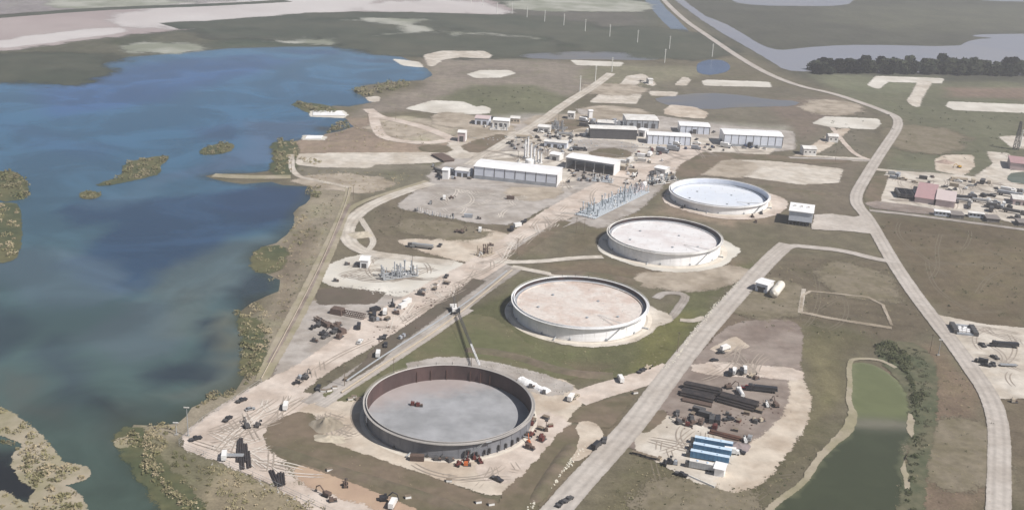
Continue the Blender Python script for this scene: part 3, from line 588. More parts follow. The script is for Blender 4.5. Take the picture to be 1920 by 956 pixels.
# faint tyre tracks pressed into the yards
def tracks(pts, n, lmin, lmax, m, rad=(8, 60), layer=8.6):
    w = [(v.x, v.y) for v in PP(pts)]; x0, x1 = min(a for a, _ in w), max(a for a, _ in w); y0, y1 = min(b_ for _, b_ in w), max(b_ for _, b_ in w); mb = MB(); r = random
    k = 0; tries = 0
    while k < n and tries < n * 20:
        tries += 1
        x, y = r.uniform(x0, x1), r.uniform(y0, y1)
        if poly_sd(np.array([x]), np.array([y]), w)[0] < 1: continue
        h = r.uniform(0, 6.28); cur = r.choice((-1, 1)) / r.uniform(*rad); ln = r.uniform(lmin, lmax); q = []; st = 2.0
        for _ in range(int(ln / st)):
            q.append((x, y, h)); x += math.cos(h) * st; y += math.sin(h) * st; h += cur * st; cur += r.gauss(0, .002)
            if poly_sd(np.array([x]), np.array([y]), w)[0] < .5: break
        if len(q) < 3: continue
        k += 1; z = layer * LAY + k * .0005
        for off in (-1.0, 1.0):
            vs = []
            for i, (a, b_, hh) in enumerate(q):
                ww = .28 * min(1, (i + .3) / 2, (len(q) - i - .7) / 2)
                for s_ in (-1, 1): vs.append((a - math.sin(hh) * (off + s_ * ww), b_ + math.cos(hh) * (off + s_ * ww), z))
            mb.add(vs, [(i * 2, i * 2 + 2, i * 2 + 3, i * 2 + 1)[::-1] for i in range(len(q) - 1)])
    o = mb.build('tyre_tracks', m); o['kind'] = 'structure'
S_trk = mat('tyre_worn_soil', C(172,158,144), .95, 0, .2, .5); S_trkl = mat('tyre_pale_soil', C(222,212,200), .95, 0, .12, .5)
tracks([(345,830),(430,785),(520,735),(590,745),(500,815),(520,850),(640,905),(600,920),(450,870)], 22, 40, 110, S_trk, (25, 200))
tracks([(345,830),(430,785),(520,735),(590,745),(500,815),(520,850),(640,905),(600,920),(450,870)], 16, 40, 110, S_trkl, (25, 200))
tracks([(520,730),(640,650),(760,575),(880,500),(1010,410),(1090,370),(1120,385),(1000,450),(870,545),(700,640),(560,730)], 50, 40, 160, S_trk, (60, 500))
tracks([(520,730),(640,650),(760,575),(880,500),(1010,410),(1090,370),(1120,385),(1000,450),(870,545),(700,640),(560,730)], 30, 40, 160, S_trkl, (60, 500))
tracks([(580,780),(660,760),(670,800),(700,850),(860,890),(1000,850),(1060,780),(960,905),(900,920),(700,850),(600,820)], 24, 20, 70, S_trk, (15, 90))
tracks([(1200,830),(1260,790),(1330,810),(1400,860),(1440,830),(1490,770),(1480,690),(1400,640),(1360,660),(1300,720),(1490,700),(1500,780),(1400,890),(1290,880)], 34, 20, 80, S_trk, (15, 90))
tracks([(1780,600),(1919,625),(1919,740),(1880,735),(1830,680)], 18, 20, 70, S_trk); tracks([(1660,330),(1900,345),(1919,405),(1760,392),(1655,380)], 30, 20, 90, S_trk)
tracks([(620,505),(700,482),(860,500),(790,545),(640,530)], 20, 15, 60, S_trk); tracks([(770,385),(830,352),(1000,368),(940,412),(860,405)], 30, 20, 90, S_trkl)
tracks([(900,285),(1000,230),(1330,245),(1480,280),(1240,310),(1120,400),(1080,360),(900,330)], 40, 30, 140, S_trk, (30, 200))
tracks([(1280,480),(1480,470),(1660,500),(1720,600),(1560,620),(1340,600)], 16, 40, 200, mat('field_track_soil', C(130,119,99,.7), .95, 0, .2, .4), (80, 600), .35)
tracks([(1640,410),(1900,440),(1900,600),(1780,590)], 16, 60, 260, mat('field_track_soil', C(136,124,104,.7)), (80, 600), .35)
tracks([(1080,1000),(1200,850),(1400,910),(1560,830),(1430,960)], 5, 60, 160, mat('field_track_soil', C(136,124,104,.7)), (60, 600), .35)
# ------------------------------------------------------------------ object materials
M_white = mat('white_painted_steel', (.84,.84,.85), .45, 0, .06, .5, (.76,.76,.76), .1, spec=.4, stretch=(1,1,.15))
M_offw = mat('chalky_white_paint', (.72,.71,.69), .6, 0, .10, .3, (.60,.58,.55), .1)
M_wall = mat('shade_blue_sheet_metal', (.66,.70,.78), .5, 0, .07, .6, (.60,.64,.73), .2)  # blue sky fill of the shaded front walls put into this colour
M_greywall = mat('grey_sheet_metal', (.36,.38,.41), .5, 0, .12, .6, (.28,.30,.33), .2)
M_dkgrey = mat('dark_grey_paint', (.085,.083,.085), .5, 0, .2, 1.0)
M_black = mat('black_rubber', (.015,.015,.016), .7, 0, .2, 2)
M_glass = mat('dark_window_glass', (.02,.025,.03), .08, 0, .1, 1, spec=.6)
M_rustpipe = mat('dark_coated_pipe', (.04,.036,.038), .5, 0, .3, .5, (.06,.05,.048), .3)
M_rust = mat('rusty_steel', (.13,.065,.045), .8, 0, .3, .8, (.08,.045,.038), .4)
M_brown = mat('brown_primer', (.12,.085,.07), .7, 0, .25, 1)
M_galv = mat('galvanised_steel', (.42,.44,.46), .45, .3, .12, 1)
M_pole = mat('pale_steel_pole', (.66,.66,.62), .5, .0, .06, .3)
M_blue = mat('blue_container_paint', (.085,.21,.37), .4, 0, .15, .8, (.10,.24,.40), .3)
M_ltblue = mat('sunlit_blue_tank_top', (.48,.62,.78), .5, 0, .1, .8)  # pale sunlit-top blue, sunlight put into the colour of the roof hatches
M_yellow = mat('yellow_machine_paint', (.50,.30,.04), .45, 0, .15, 1)
M_orange = mat('orange_machine_paint', (.50,.13,.04), .45, 0, .15, 1)
M_red = mat('red_vehicle_paint', (.30,.03,.03), .3, 0, .1, 1)
M_dkred = mat('maroon_machine_paint', (.12,.035,.03), .5, 0, .2, 1)
M_silver = mat('silver_vehicle_paint', (.42,.43,.44), .3, .4, .06, 1)
M_vwhite = mat('white_vehicle_paint', (.74,.74,.73), .3, 0, .04, 1)
M_vblack = mat('black_vehicle_paint', (.035,.035,.04), .25, 0, .1, 1)
M_vblue = mat('navy_vehicle_paint', (.03,.05,.11), .3, 0, .1, 1)
M_tan = mat('tan_equipment_paint', (.42,.36,.28), .6, 0, .12, 1)
M_pinkroof = mat('faded_pink_roof', C(192,150,152), .7, 0, .06, .4, C(186,148,150), .15)
M_palepink = mat('pale_pink_wall', C(214,192,192), .7, 0, .06, .4)
M_concrete = mat('concrete', (.40,.38,.35), .85, 0, .12, .5, (.33,.31,.28), .2)
M_palestone = mat('pale_limestone_block', (.58,.55,.47), .9, 0, .2, .6)
M_wood = mat('weathered_wood', (.20,.16,.12), .8, 0, .2, .6)
M_leaf = mat('marsh_scrub_leaf', (.13,.13,.06), .9, 0, .45, .35, (.22,.19,.12), .1)
M_leaf2 = mat('dry_reed_leaf', (.36,.30,.20), .9, 0, .35, .3, (.19,.18,.09), .1)
M_tree = mat('dark_evergreen_leaf', (.028,.038,.022), .9, 0, .5, .12, (.05,.058,.032), .03)
M_bark = mat('bark', (.09,.07,.05), .9, 0, .3, 1)
M_mound = mat('piled_sand', C(206,194,172), .95, 0, .12, .5, C(180,168,148), .2, .4)
M_soil = mat('dike_soil', C(138,121,102,.66), .98, 0, .25, .25, C(122,114,88,.66), .06, .4)

# ------------------------------------------------------------------ storage tanks
TC = [(-23.4,413.8),(37.0,533.4),(95.0,650.0),(147.5,759.8)]
HT = [7.6,8.0,8.4,6.2]; RT = 35.0
M_t1out = mat('grey_primed_shell', (.165,.17,.19), .55, 0, .12, .25, (.22,.225,.245), .1, stretch=(1,1,.3))
M_t1in = mat('rust_brown_shell_lining', (.105,.066,.062), .75, 0, .22, .3, (.075,.05,.048), .09, stretch=(1,1,.35))
M_t1floor = mat('grey_tank_floor', (.325,.33,.345), .6, 0, .13, .2, (.26,.265,.275), .06)
M_rim1 = mat('weathered_grey_girder', (.42,.40,.38), .6, 0, .1, .6)
M_roof2 = mat('cream_dusty_roof', (.60,.55,.51), .8, 0, .13, .5, (.52,.43,.38), .09)
M_roof3 = mat('white_dusty_roof', (.68,.67,.675), .7, 0, .08, .4, (.60,.56,.555), .07)
M_roof4 = mat('pale_blue_white_roof', (.62,.665,.74), .45, 0, .05, .2, (.66,.69,.74), .04)
M_ring = mat('limestone_ring', C(228,218,202), .9, 0, .1, .5, C(214,202,186), .1, .2)
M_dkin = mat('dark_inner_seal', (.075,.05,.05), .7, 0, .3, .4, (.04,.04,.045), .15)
M_stain = mat('rusty_floor_dust', C(188,164,156), .85, 0, .15, .3, C(172,142,132), .08)
# rust dust across the far side of the dry tank floor
def floor_with_rust():
    m = _M['grey_tank_floor']; t = m.node_tree; N = t.nodes; L = t.links; b = N['Principled BSDF']
    old = b.inputs['Base Color'].links[0].from_socket; geo = N.new('ShaderNodeNewGeometry'); sx = N.new('ShaderNodeSeparateXYZ'); L.new(geo.outputs['Position'], sx.inputs[0])
    n = N.new('ShaderNodeTexNoise'); n.inputs['Scale'].default_value = .09; n.inputs['Detail'].default_value = 7; n.inputs['Roughness'].default_value = .65; L.new(geo.outputs['Position'], n.inputs['Vector'])
    a = N.new('ShaderNodeMath'); a.operation = 'MULTIPLY_ADD'; L.new(n.outputs[0], a.inputs[0]); a.inputs[1].default_value = 34
    s = N.new('ShaderNodeMath'); s.operation = 'MULTIPLY_ADD'; L.new(sx.outputs[0], s.inputs[0]); s.inputs[1].default_value = -.55; s.inputs[2].default_value = -413.8 - 30
    ad = N.new('ShaderNodeMath'); ad.operation = 'ADD'; L.new(s.outputs[0], ad.inputs[0]); L.new(sx.outputs[1], ad.inputs[1]); L.new(ad.outputs[0], a.inputs[2])
    r = N.new('ShaderNodeMapRange'); r.inputs[1].default_value = 14; r.inputs[2].default_value = 30; r.inputs[4].default_value = .5; L.new(a.outputs[0], r.inputs[0])
    mx = N.new('ShaderNodeMix'); mx.data_type = 'RGBA'; L.new(r.outputs[0], mx.inputs[0]); L.new(old, mx.inputs[6]); mx.inputs[7].default_value = (*C(190,166,158), 1); L.new(mx.outputs[2], b.inputs['Base Color'])
floor_with_rust()
def tank(i, label, shell, inner, rim, roofm, depth, ringw, ring_mat):
    cx, cy = TC[i]; H = HT[i]; R = RT
    t = thing('storage_tank', label, 'storage tank', (cx, cy, 0), 0, 'round crude oil storage tanks')
    MB().rings([(R + .5, .33), (R + ringw, .33), (R + ringw + 1.5, .0)], 120).build('ring_foundation', ring_mat, t, True)
    MB().rings([(R - 1.0, .06), (R + .9, .5), (R + 1.2, .3)][1:], 120).build('concrete_curb', M_concrete, t, True)
    nc = 4; prof = []
    for k in range(nc):     # plate courses: each steps in by a few centimetres so the seams catch light
        z0, z1 = H * k / nc, H * (k + 1) / nc; r = R - .05 * k; prof += [(r, z0 + (.001 if k else 0)), (r, z1)]
    MB().rings(prof, 120).build('shell', shell, t)
    MB().rings([(R - .22, H), (R - .22, 0.08)], 120).build('shell_lining', inner, t, True)
    MB().rings([(R - .3, H + .02), (R - .05, H + .25), (R + .12, H + .25), (R + .12, H - .02)], 120).build('top_angle', rim, t)
    MB().rings([(R - .16, H - .75), (R + 1.35, H - .70), (R + 1.35, H - .52), (R - .16, H - .58)], 120).build('wind_girder', rim, t)
    hr = MB()
    for z in (H + .2, H + .75): hr.rings([(R + 1.26, H - .52 + z - H + .1), (R + 1.34, H - .52 + z - H + .1), (R + 1.34, H - .52 + z - H + .2), (R + 1.26, H - .52 + z - H + .2)], 90)
    hr.build('handrail', rim, t)
    # seams of the plates, as thin upright ribs
    rm = MB().box(R + .0, 0, 0, .1, .1, H - 1).mesh('shell_seam', shell)
    for k in range(36):
        o = inst('shell_seam', rm, t, (0, 0, 0), 2 * math.pi * k / 36)
    # spiral stairway
    st = MB(); a0 = math.radians(-78 + i * 7); n = 30; span = (H - 1) / .75 / R
    for k in range(n):
        a = a0 + span * k / n; z = (H - 1) * (k + 1) / n
        st.box((R + .65) * math.cos(a), (R + .65) * math.sin(a), z - .12, .9, .4, .08, a)
    for k in range(0, n, 3):
        a = a0 + span * k / n; z = (H - 1) * (k + 1) / n; st.tube(((R + 1.1) * math.cos(a), (R + 1.1) * math.sin(a), z - .1), ((R + 1.1) * math.cos(a), (R + 1.1) * math.sin(a), z + 1.0), .05, 5)
    st.build('stairway', M_galv, t)
    gp_ = MB(); a = a0 + span + .05; gp_.box((R + .9) * math.cos(a), (R + .9) * math.sin(a), H - .7, 1.8, 2.4, .12, a); gp_.build('stair_platform', M_galv, t)
    # manways and nozzles near the ground
    mw = MB().tube((R - .1, 0, 1.0), (R + .45, 0, 1.0), .55, 12).mesh('manway', M_greywall if i else M_dkgrey)
    for a in (-100, -70, -40, 200, 235): inst('manway', mw, t, (0, 0, 0), math.radians(a))
    nz = MB().tube((R - .1, 0, .8), (R + 3.2, 0, .8), .35, 10).tube((R + 3.2, 0, 1.15), (R + 3.2, 0, .02), .35, 10).mesh('inlet_pipe', M_galv)
    for a in (-112, -25, 170): inst('inlet_pipe', nz, t, (0, 0, 0), math.radians(a))
    zr = H - depth
    if depth < H - .5:
        MB().rings([(0.001, zr + .35), (R * .33, zr + .22), (R * .66, zr + .1), (R - 2.0, zr), (R - 2.0, zr + .6), (R - 1.7, zr + .6)], 120).build('floating_roof', roofm, t)
        MB().rings([(R - 1.7, zr + .6), (R - .9, zr + .5), (R - .24, zr + .75)], 120).build('rim_seal', M_greywall, t)
        lg = MB().tube((0, 0, 0), (0, 0, .9), .11, 6).mesh('roof_leg', M_offw)
        for rr, nn in ((31.5, 26), (23, 16), (13, 9)):
            for k in range(nn):
                a = 2 * math.pi * (k + .3) / nn; inst('roof_leg', lg, t, (rr * math.cos(a), rr * math.sin(a), zr + .05))
        dk = MB().tube((0, 0, 0), (0, 0, .55), .75, 12).mesh('deck_manway', M_greywall)
        for x, y in ((10, 6), (-14, 12), (3, -17), (-22, -6), (19, -14)): inst('deck_manway', dk, t, (x, y, zr + .15))
        ld = MB(); A = Vector((R - 1, 2, H)); B = Vector((12, -3, zr + 1)); A = Vector((R * math.cos(a0 + span), R * math.sin(a0 + span), H + .2)); B = A * .45; B.z = zr + .6
        d = (B - A).normalized(); s = d.cross(Vector((0, 0, 1))).normalized() * .45
        ld.tube(A + s, B + s, .1, 5); ld.tube(A - s, B - s, .1, 5)
        for k in range(22):
            p = A.lerp(B, k / 22); ld.tube(p + s, p - s, .06, 4)
        ld.build('rolling_ladder', M_offw, t)
    else:
        MB().rings([(0.001, .8), (R * .5, .65), (R - .24, .45)], 120).build('tank_floor', roofm, t, True)
    pm = MB().tube((0, 0, 0), (0, 0, 1.4), .12, 6).mesh('rim_post', M_dkgrey)
    for a in (80, 92, 104, 118): inst('rim_post', pm, t, (R * math.cos(math.radians(a)), R * math.sin(math.radians(a)), H + .2))
    return t
t1 = tank(0, 'nearest open storage tank with grey shell, rust brown inner wall and bare grey floor', M_t1out, M_t1in, M_rim1, M_t1floor, 99, 2.2, M_ring)
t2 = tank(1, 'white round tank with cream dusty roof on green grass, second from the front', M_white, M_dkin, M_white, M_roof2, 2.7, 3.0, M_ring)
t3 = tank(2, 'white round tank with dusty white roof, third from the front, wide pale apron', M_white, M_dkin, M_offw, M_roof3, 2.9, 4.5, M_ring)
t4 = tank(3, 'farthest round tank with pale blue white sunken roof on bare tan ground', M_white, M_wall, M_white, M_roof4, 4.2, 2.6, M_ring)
# fittings of the open tank
sc_ = MB().box(RT + .7, 0, 0, .9, .5, 4.6).mesh('scaffold_bay', M_dkgrey)
for a in [-76, -73, -70.5, -68, -62.5, -59, -52, -46, -40, -34]:
    h = 1.0
    o = inst('scaffold_bay', sc_, t1, (0, 0, 1.2), math.radians(a), (1, 1, random.uniform(.35, .6)))
for a in (62, 70, 78, 96, 108, 119): # bracing columns stacked against the inner wall
    inst('inner_brace', MB().tube((RT - .6, 0, .1), (RT - .6, 0, 5.5), .16, 6).mesh('inner_brace', M_rust), t1, (0, 0, 0), math.radians(a))
dr = MB().box(0, 0, 0, .35, 2.0, 2.6); o = dr.build('access_hatch', M_white, t1); a = math.radians(197); o.location = ((RT + .3) * math.cos(a), (RT + .3) * math.sin(a), 1.6); o.rotation_euler = (0, 0, a)
# pale worn aprons round the white tanks
def apron(i, r0, dx, dy, sx, m_, layer):
    cx, cy = TC[i]; pts = [Vector((cx + dx + (r0 + sx * max(0, math.cos(a - .6 + math.pi / 2 * 0))) * math.cos(a) + 1.3 * math.sin(5 * a), cy + dy + (r0 + 1.2 * math.sin(3 * a)) * math.sin(a), 0)) for a in [2 * math.pi * k / 48 for k in range(48)]]
    sheet('tank_apron', pts, m_, layer, 1.5, 0, .3, True)
apron(1, 37.5, 1.5, -1.5, 3, S_pale, 6); apron(2, 40, 0, -3, 5, S_white, 7); apron(3, 41, 2, -2, 6, S_dirt, 6)
sheet('tank_apron', [(1200,590),(1225,580),(1262,598),(1240,608),(1212,612),(1190,625)], S_pale, 6, 2, 1)
sheet('tank_apron', [(1330,455),(1362,458),(1388,470),(1360,488),(1310,503),(1290,480)], S_white, 7, 2, 1)

# ------------------------------------------------------------------ low earth dikes
def berm(label, pts, w, h, group='low earth dikes'):
    p = densify(chaikin([Vector((v.x, v.y, 0)) for v in PP(pts)], 2, False), 4, False); mb = MB(); vs = []; n = len(p)
    for i in range(n):
        d = (p[min(i + 1, n - 1)] - p[max(i - 1, 0)]).normalized(); nn = Vector((-d.y, d.x, 0)); e = min(1, i / 3, (n - 1 - i) / 3)
        for s, z in ((-1, -.05), (-.35, h), (.35, h), (1, -.05)):
            j = random.uniform(-.25, .25); q = p[i] + nn * (s * w / 2 + j); vs.append((q.x, q.y, z * max(e, .02) + (random.uniform(-.12, .12) if z > 0 else 0)))
    mb.add(vs, [(i * 4 + k, i * 4 + 4 + k, i * 4 + 5 + k, i * 4 + 1 + k) for i in range(n - 1) for k in range(3)])
    o = mb.build('earth_dike', M_soil, None, True); tag(o, label, 'dike', group); return o
berm('grassy earth dike curving in front of the open grey tank', [(508,838),(600,872),(700,902),(820,938),(930,985)], 7, 1.3)
berm('earth dike between the open grey tank and the centre road', [(1000,945),(1040,880),(1078,830)], 7, 1.2)
berm('long earth dike between the two nearest white tanks', [(1030,512),(1130,516),(1205,534)], 8, 1.4)
berm('earth dike behind the farthest pale tank', [(1240,345),(1330,338),(1440,352),(1560,365)], 8, 1.2)
berm('green earth dike along the back of the nearest tank', [(870,655),(960,665),(1060,700),(1150,705)], 8, 1.2)

# ------------------------------------------------------------------ buildings
def frame_of(fl, fr):
    a, b = P(*fl), P(*fr); d = b - a; return a, d.length, math.atan2(d.y, d.x)
def building(name, label, cat, fl, fr, depth, h, wall, roofm, rise=1.0, bays=0, plinth=0, openfront=False, windows=0, doors=0, over=.5, group=None, endwall=None, vents=0, turn=None):
    a, Lx, rz = frame_of(fl, fr); rz = rz if turn is None else math.radians(turn); t = thing(name, label, cat, a, rz, group); w = .25
    if openfront:
        MB().box(Lx / 2, depth - w / 2, 0, Lx, w, h).build('back_wall', wall, t)
        n = max(3, int(Lx / 7)); cm = MB().box(0, 0, 0, .35, .35, h).mesh('column', M_offw)
        for k in range(n + 1): inst('column', cm, t, (.3 + (Lx - .6) * k / n, .3, 0))
        MB().box(Lx / 2, .15, h - 1.6, Lx - .7, .18, 1.6).build('front_fascia', wall, t)
    else:
        n = bays or 1; bw = Lx / n; pm = MB().box(0, 0, 0, bw - .22, w, h - plinth).mesh('wall_panel', wall)
        for k in range(n): inst('wall_panel', pm, t, (bw * (k + .5), w / 2, plinth))
        if bays:
            ps = MB().box(0, 0, 0, .45, .45, h - plinth - .02).mesh('pilaster', M_dkgrey)
            for k in range(n + 1): inst('pilaster', ps, t, (min(max(bw * k, .13), Lx - .13), w / 2 - .04, plinth))
        if plinth: MB().box(Lx / 2, w / 2 + .01, 0, Lx - .02, w + .1, plinth - .01).build('plinth', M_greywall, t)
        MB().box(Lx / 2, depth - w / 2, 0, Lx, w, h).build('back_wall', wall, t)
    ew = endwall or wall  # a white endwall colours the sunlit end brighter than the shade-tinted front
    for x in (w / 2, Lx - w / 2):
        MB().add([(x + dx, y, z) for dx in (-w / 2 - .004, w / 2 + .004) for y, z in ((w + .3, 0), (depth - w - .01, 0), (depth - w - .01, h), (depth / 2, h + rise), (w + .3, h))],
                 [(0, 1, 2, 3, 4)[::-1], (5, 6, 7, 8, 9), (0, 5, 6, 1), (1, 6, 7, 2), (2, 7, 8, 3), (3, 8, 9, 4), (4, 9, 5, 0)][0:7]).build('end_wall', ew, t)
    o_ = over; th = .18; hl = h + .03
    rf = MB(); vs = []
    for x in (-o_, Lx + o_):
        for y, z in ((-o_, hl - o_ * rise / (depth / 2)), (depth / 2, hl + rise), (depth + o_, hl - o_ * rise / (depth / 2))): vs += [(x, y, z), (x, y, z + th)]
    rf.add(vs, [(0, 6, 8, 2), (2, 8, 10, 4), (1, 3, 9, 7), (3, 5, 11, 9), (0, 1, 7, 6), (4, 10, 11, 5), (0, 2, 3, 1), (2, 4, 5, 3), (6, 7, 9, 8), (8, 9, 11, 10)])
    ro = rf.build('roof', roofm, t)
    rb = MB().box(0, 0, 0, .5, .5, .9).mesh('roof_vent', M_offw)
    for k in range(vents): inst('roof_vent', rb, ro, (Lx * (k + .5) / vents, depth / 2, hl + rise + .1))
    # standing seams
    if Lx > 12:
        se = MB()
        for k in range(1, int(Lx / 3)):
            x = k * 3.0; se.tube((x, -o_, hl - o_ * rise / (depth / 2) + th + .02), (x, depth / 2, hl + rise + th + .02), .06, 4)
        se.build('roof_seam', roofm, ro)
    if windows:
        wm = MB().box(0, 0, 0, min(1.4, Lx / windows * .5), .12, 1.1).mesh('window', M_glass)
        for k in range(windows): inst('window', wm, t, (Lx * (k + .5) / windows, -.03, h * .45))
    if doors:
        dm = MB().box(0, 0, 0, min(3.4, Lx / doors * .6), .14, h * .62).mesh('door', M_dkgrey)
        for k in range(doors): inst('door', dm, t, (Lx * (k + .7) / (doors + .4), -.04, .02))
    return t, Lx
building('warehouse', 'long white warehouse with eight shade-tinted wall bays left of the pipe risers', 'warehouse', (888,335), (1043,352), 22, 9.5, M_wall, M_white, .9, 8, 2.8, endwall=M_white, vents=0, turn=-12)
building('open_shed', 'white open fronted shed full of dark gear behind the long warehouse', 'shed', (1060,316), (1150,330), 16, 9, M_greywall, M_white, .6, openfront=True, endwall=M_white)
building('equipment_shed', 'long low shed with dark front beside the north work road', 'shed', (1106,260), (1193,263), 14, 9, M_dkgrey, M_offw, .8, 6, 0)
building('workshop', 'white roofed workshop with dark slatted front at the north end of the plant', 'workshop', (1174,240), (1234,242), 24, 7.5, M_greywall, M_offw, .8, 6, 0, doors=4, endwall=M_white)
building('maintenance_shop', 'white shop with two dark square doors at its right end', 'workshop', (1213,270), (1294,274), 14, 8, M_wall, M_white, .8, 8, 0, endwall=M_white)
building('office_building', 'pale office building behind the shop with the square doors', 'office', (1274,250), (1330,253), 18, 7, M_wall, M_white, .8, 5, 0, doors=1, endwall=M_white)
building('warehouse', 'white roofed warehouse at the east edge of the plant above the long cream pad', 'warehouse', (1356,274), (1466,279), 22, 10.5, M_wall, M_white, 1.2, 8, 2.2, endwall=M_white, vents=2)
building('gatehouse', 'small cream house at the end of the grey east track', 'house', (1506,292), (1530,293), 12, 6, M_offw, M_offw, 1.2, windows=3)
building('gatehouse', 'small cream house under the white pad by the east track', 'house', (1553,267), (1571,268), 11, 5.5, M_offw, M_offw, 1.2, windows=2)
building('storage_shed', 'cream shed with a bright end wall left of the north road', 'shed', (858,266), (872,267), 10, 8, M_palepink, M_offw, 1, endwall=M_white, doors=1)
building('storage_shed', 'low pinkish shed in the white group left of the north road', 'shed', (890,234), (916,236), 14, 6, M_wall, M_palepink, 1, doors=2)
building('storage_shed', 'white shed in the middle of the group left of the north road', 'shed', (924,238), (954,240), 12, 6, M_offw, M_white, 1, doors=3)
building('storage_shed', 'yellowish white shed at the right of the group left of the north road', 'shed', (957,232), (974,233), 10, 5, M_tan, M_offw, .8, windows=3)
building('storage_shed', 'tiny bright white hut north of the dark fronted shed', 'hut', (1104,222), (1111,222), 5, 7, M_white, M_white, .5)
building('storage_shed', 'pale hut beside the north road below its far end', 'hut', (1064,224), (1076,225), 9, 6, M_offw, M_offw, .6, windows=2)
building('storage_shed', 'white hut at the mouth of the curved gravel road', 'hut', (829,336), (840,337), 7, 7, M_white, M_white, .6)
building('storage_shed', 'grey white shed between the small hut and the long warehouse', 'shed', (853,331), (880,334), 9, 5, M_wall, M_offw, .6, doors=2)
building('storage_shed', 'pale hut left of the six white stacks', 'hut', (1204,232), (1214,233), 8, 5, M_offw, M_white, .6)
building('storage_shed', 'brown roofed flat shed at the right end of the long shore pad', 'shed', (832,305), (852,303), 22, 1.4, M_brown, M_brown, .4)
building('equipment_house', 'small white house on the bright substation pad', 'hut', (675,503), (690,504), 8, 5, M_white, M_white, .8, doors=1)
building('equipment_house', 'white hut with dark left side next to the centre road', 'hut', (1415,545), (1437,551), 9, 5.2, M_wall, M_white, .5, windows=2, doors=1, endwall=M_white)
building('storage_shed', 'small flat hut beside the blue pond', 'hut', (1216,158), (1224,158), 8, 5, M_offw, M_offw, .5)
building('truck_shop', 'wide dull pink flat roofed building in the east truck yard', 'workshop', (1714,379), (1750,384), 46, 4.0, M_palepink, M_pinkroof, .4, turn=-23)
building('truck_office', 'pale pink box building right of the dull pink roof', 'office', (1753,386), (1788,392), 30, 5, M_palepink, mat('pale_pink_roof', C(216,198,196), .7, 0, .05, .4), .3, turn=-22)
building('truck_shop', 'pink roofed building cut by the right edge of the photograph', 'workshop', (1893,318), (1960,322), 26, 6, M_palepink, M_pinkroof, .5, turn=-18)
for k, (x, y, m_) in enumerate([(1752,405,M_white), (1816,408,M_offw)]):
    building('office_trailer', ['white office trailer at the left of the row below the truck yard', 'long white office trailer in the middle of the row below the truck yard'][k], 'trailer', (x, y - 1), (x + 28, y + 2), 4.5, 3.2, M_wall, m_, .15, windows=4)
for k, (x, y) in enumerate([(1783,409), (1850,416), (1910,424)]):
    building('dark_trailer', ['dark roofed trailer between the two white office trailers', 'dark roofed trailer right of the long white office trailer', 'dark roofed trailer cut by the right edge below the truck yard'][k], 'trailer', (x, y), (x + 24, y + 2), 10, 2.6, mat('taupe_siding', (.16,.145,.14), .6), mat('taupe_roof', C(142,134,130), .7, 0, .06, .5), .15)
building('storage_shed', 'narrow pale shed on the far yard by the north road', 'shed', (1008,248), (1030,250), 10, 5, M_offw, M_offw, .6, doors=2)
building('storage_shed', 'long low white shed behind the six exhaust stacks', 'shed', (1020,276), (1062,280), 9, 5, M_wall, M_offw, .6, doors=3)
building('storage_shed', 'small white shed right of the dark fronted shed', 'shed', (1196,256), (1208,258), 9, 6, M_white, M_white, .6, doors=1)
building('storage_shed', 'pale shed behind the left end of the dark fronted shed', 'shed', (1120,240), (1150,242), 12, 5, M_greywall, M_offw, .6, doors=2)
building('pump_house', 'pale pump house at the top of the pipe riser yard', 'shed', (1226,326), (1246,330), 9, 5, M_offw, M_white, .6, doors=1)
building('storage_shed', 'white shed left of the white open shed', 'shed', (1030,300), (1048,303), 9, 5, M_offw, M_white, .6, doors=1)
building('truck_shop', 'small pale pink shed at the far right of the east truck yard', 'shed', (1898,384), (1932,388), 14, 4.5, M_palepink, M_offw, .5, doors=2)
water('pond_water', [(1886,334),(1896,322),(1990,326),(1990,344),(1900,346)], water_mat('green_pond_water', C(104,120,104,.66), C(120,130,114,.66), .05, .25), 7)
# control house raised on columns by the east road
a, Lx, rz = frame_of((1477,421), (1520,424)); rz = math.radians(-16); t = thing('control_house', 'white flat roofed control house raised on dark columns beside the east road', 'building', a, rz)
Dp = 20
MB().box(Lx / 2, Dp / 2, 3.2, Lx, Dp, 6.6).build('upper_storey', M_wall, t)
MB().box(Lx / 2, Dp / 2, 9.8, Lx + 1.2, Dp + 1.2, .4).build('roof', M_white, t)
MB().box(Lx - .1 + .15, Dp / 2, 3.1, .2, Dp - .1, 6.6).build('side_wall', M_white, t)
cm = MB().box(0, 0, 0, .5, .5, 3.2).mesh('column', M_dkgrey)
for k in range(7):
    for y in (.5, Dp - .5): inst('column', cm, t, (.5 + (Lx - 1) * k / 6, y, 0))
em = MB().box(0, 0, 0, 1.5, 1.5, 2.2).mesh('cabinet', M_dkgrey)
for k in range(5): inst('cabinet', em, t, (2 + k * (Lx - 4) / 4, 3 + (k % 2) * 3, 0))
for k in range(3): inst('roof_unit', MB().box(0, 0, 0, 1.6, 1.6, 1.0).mesh('roof_unit', M_offw), t, (3 + k * 4.5, Dp * .6, 10.2))
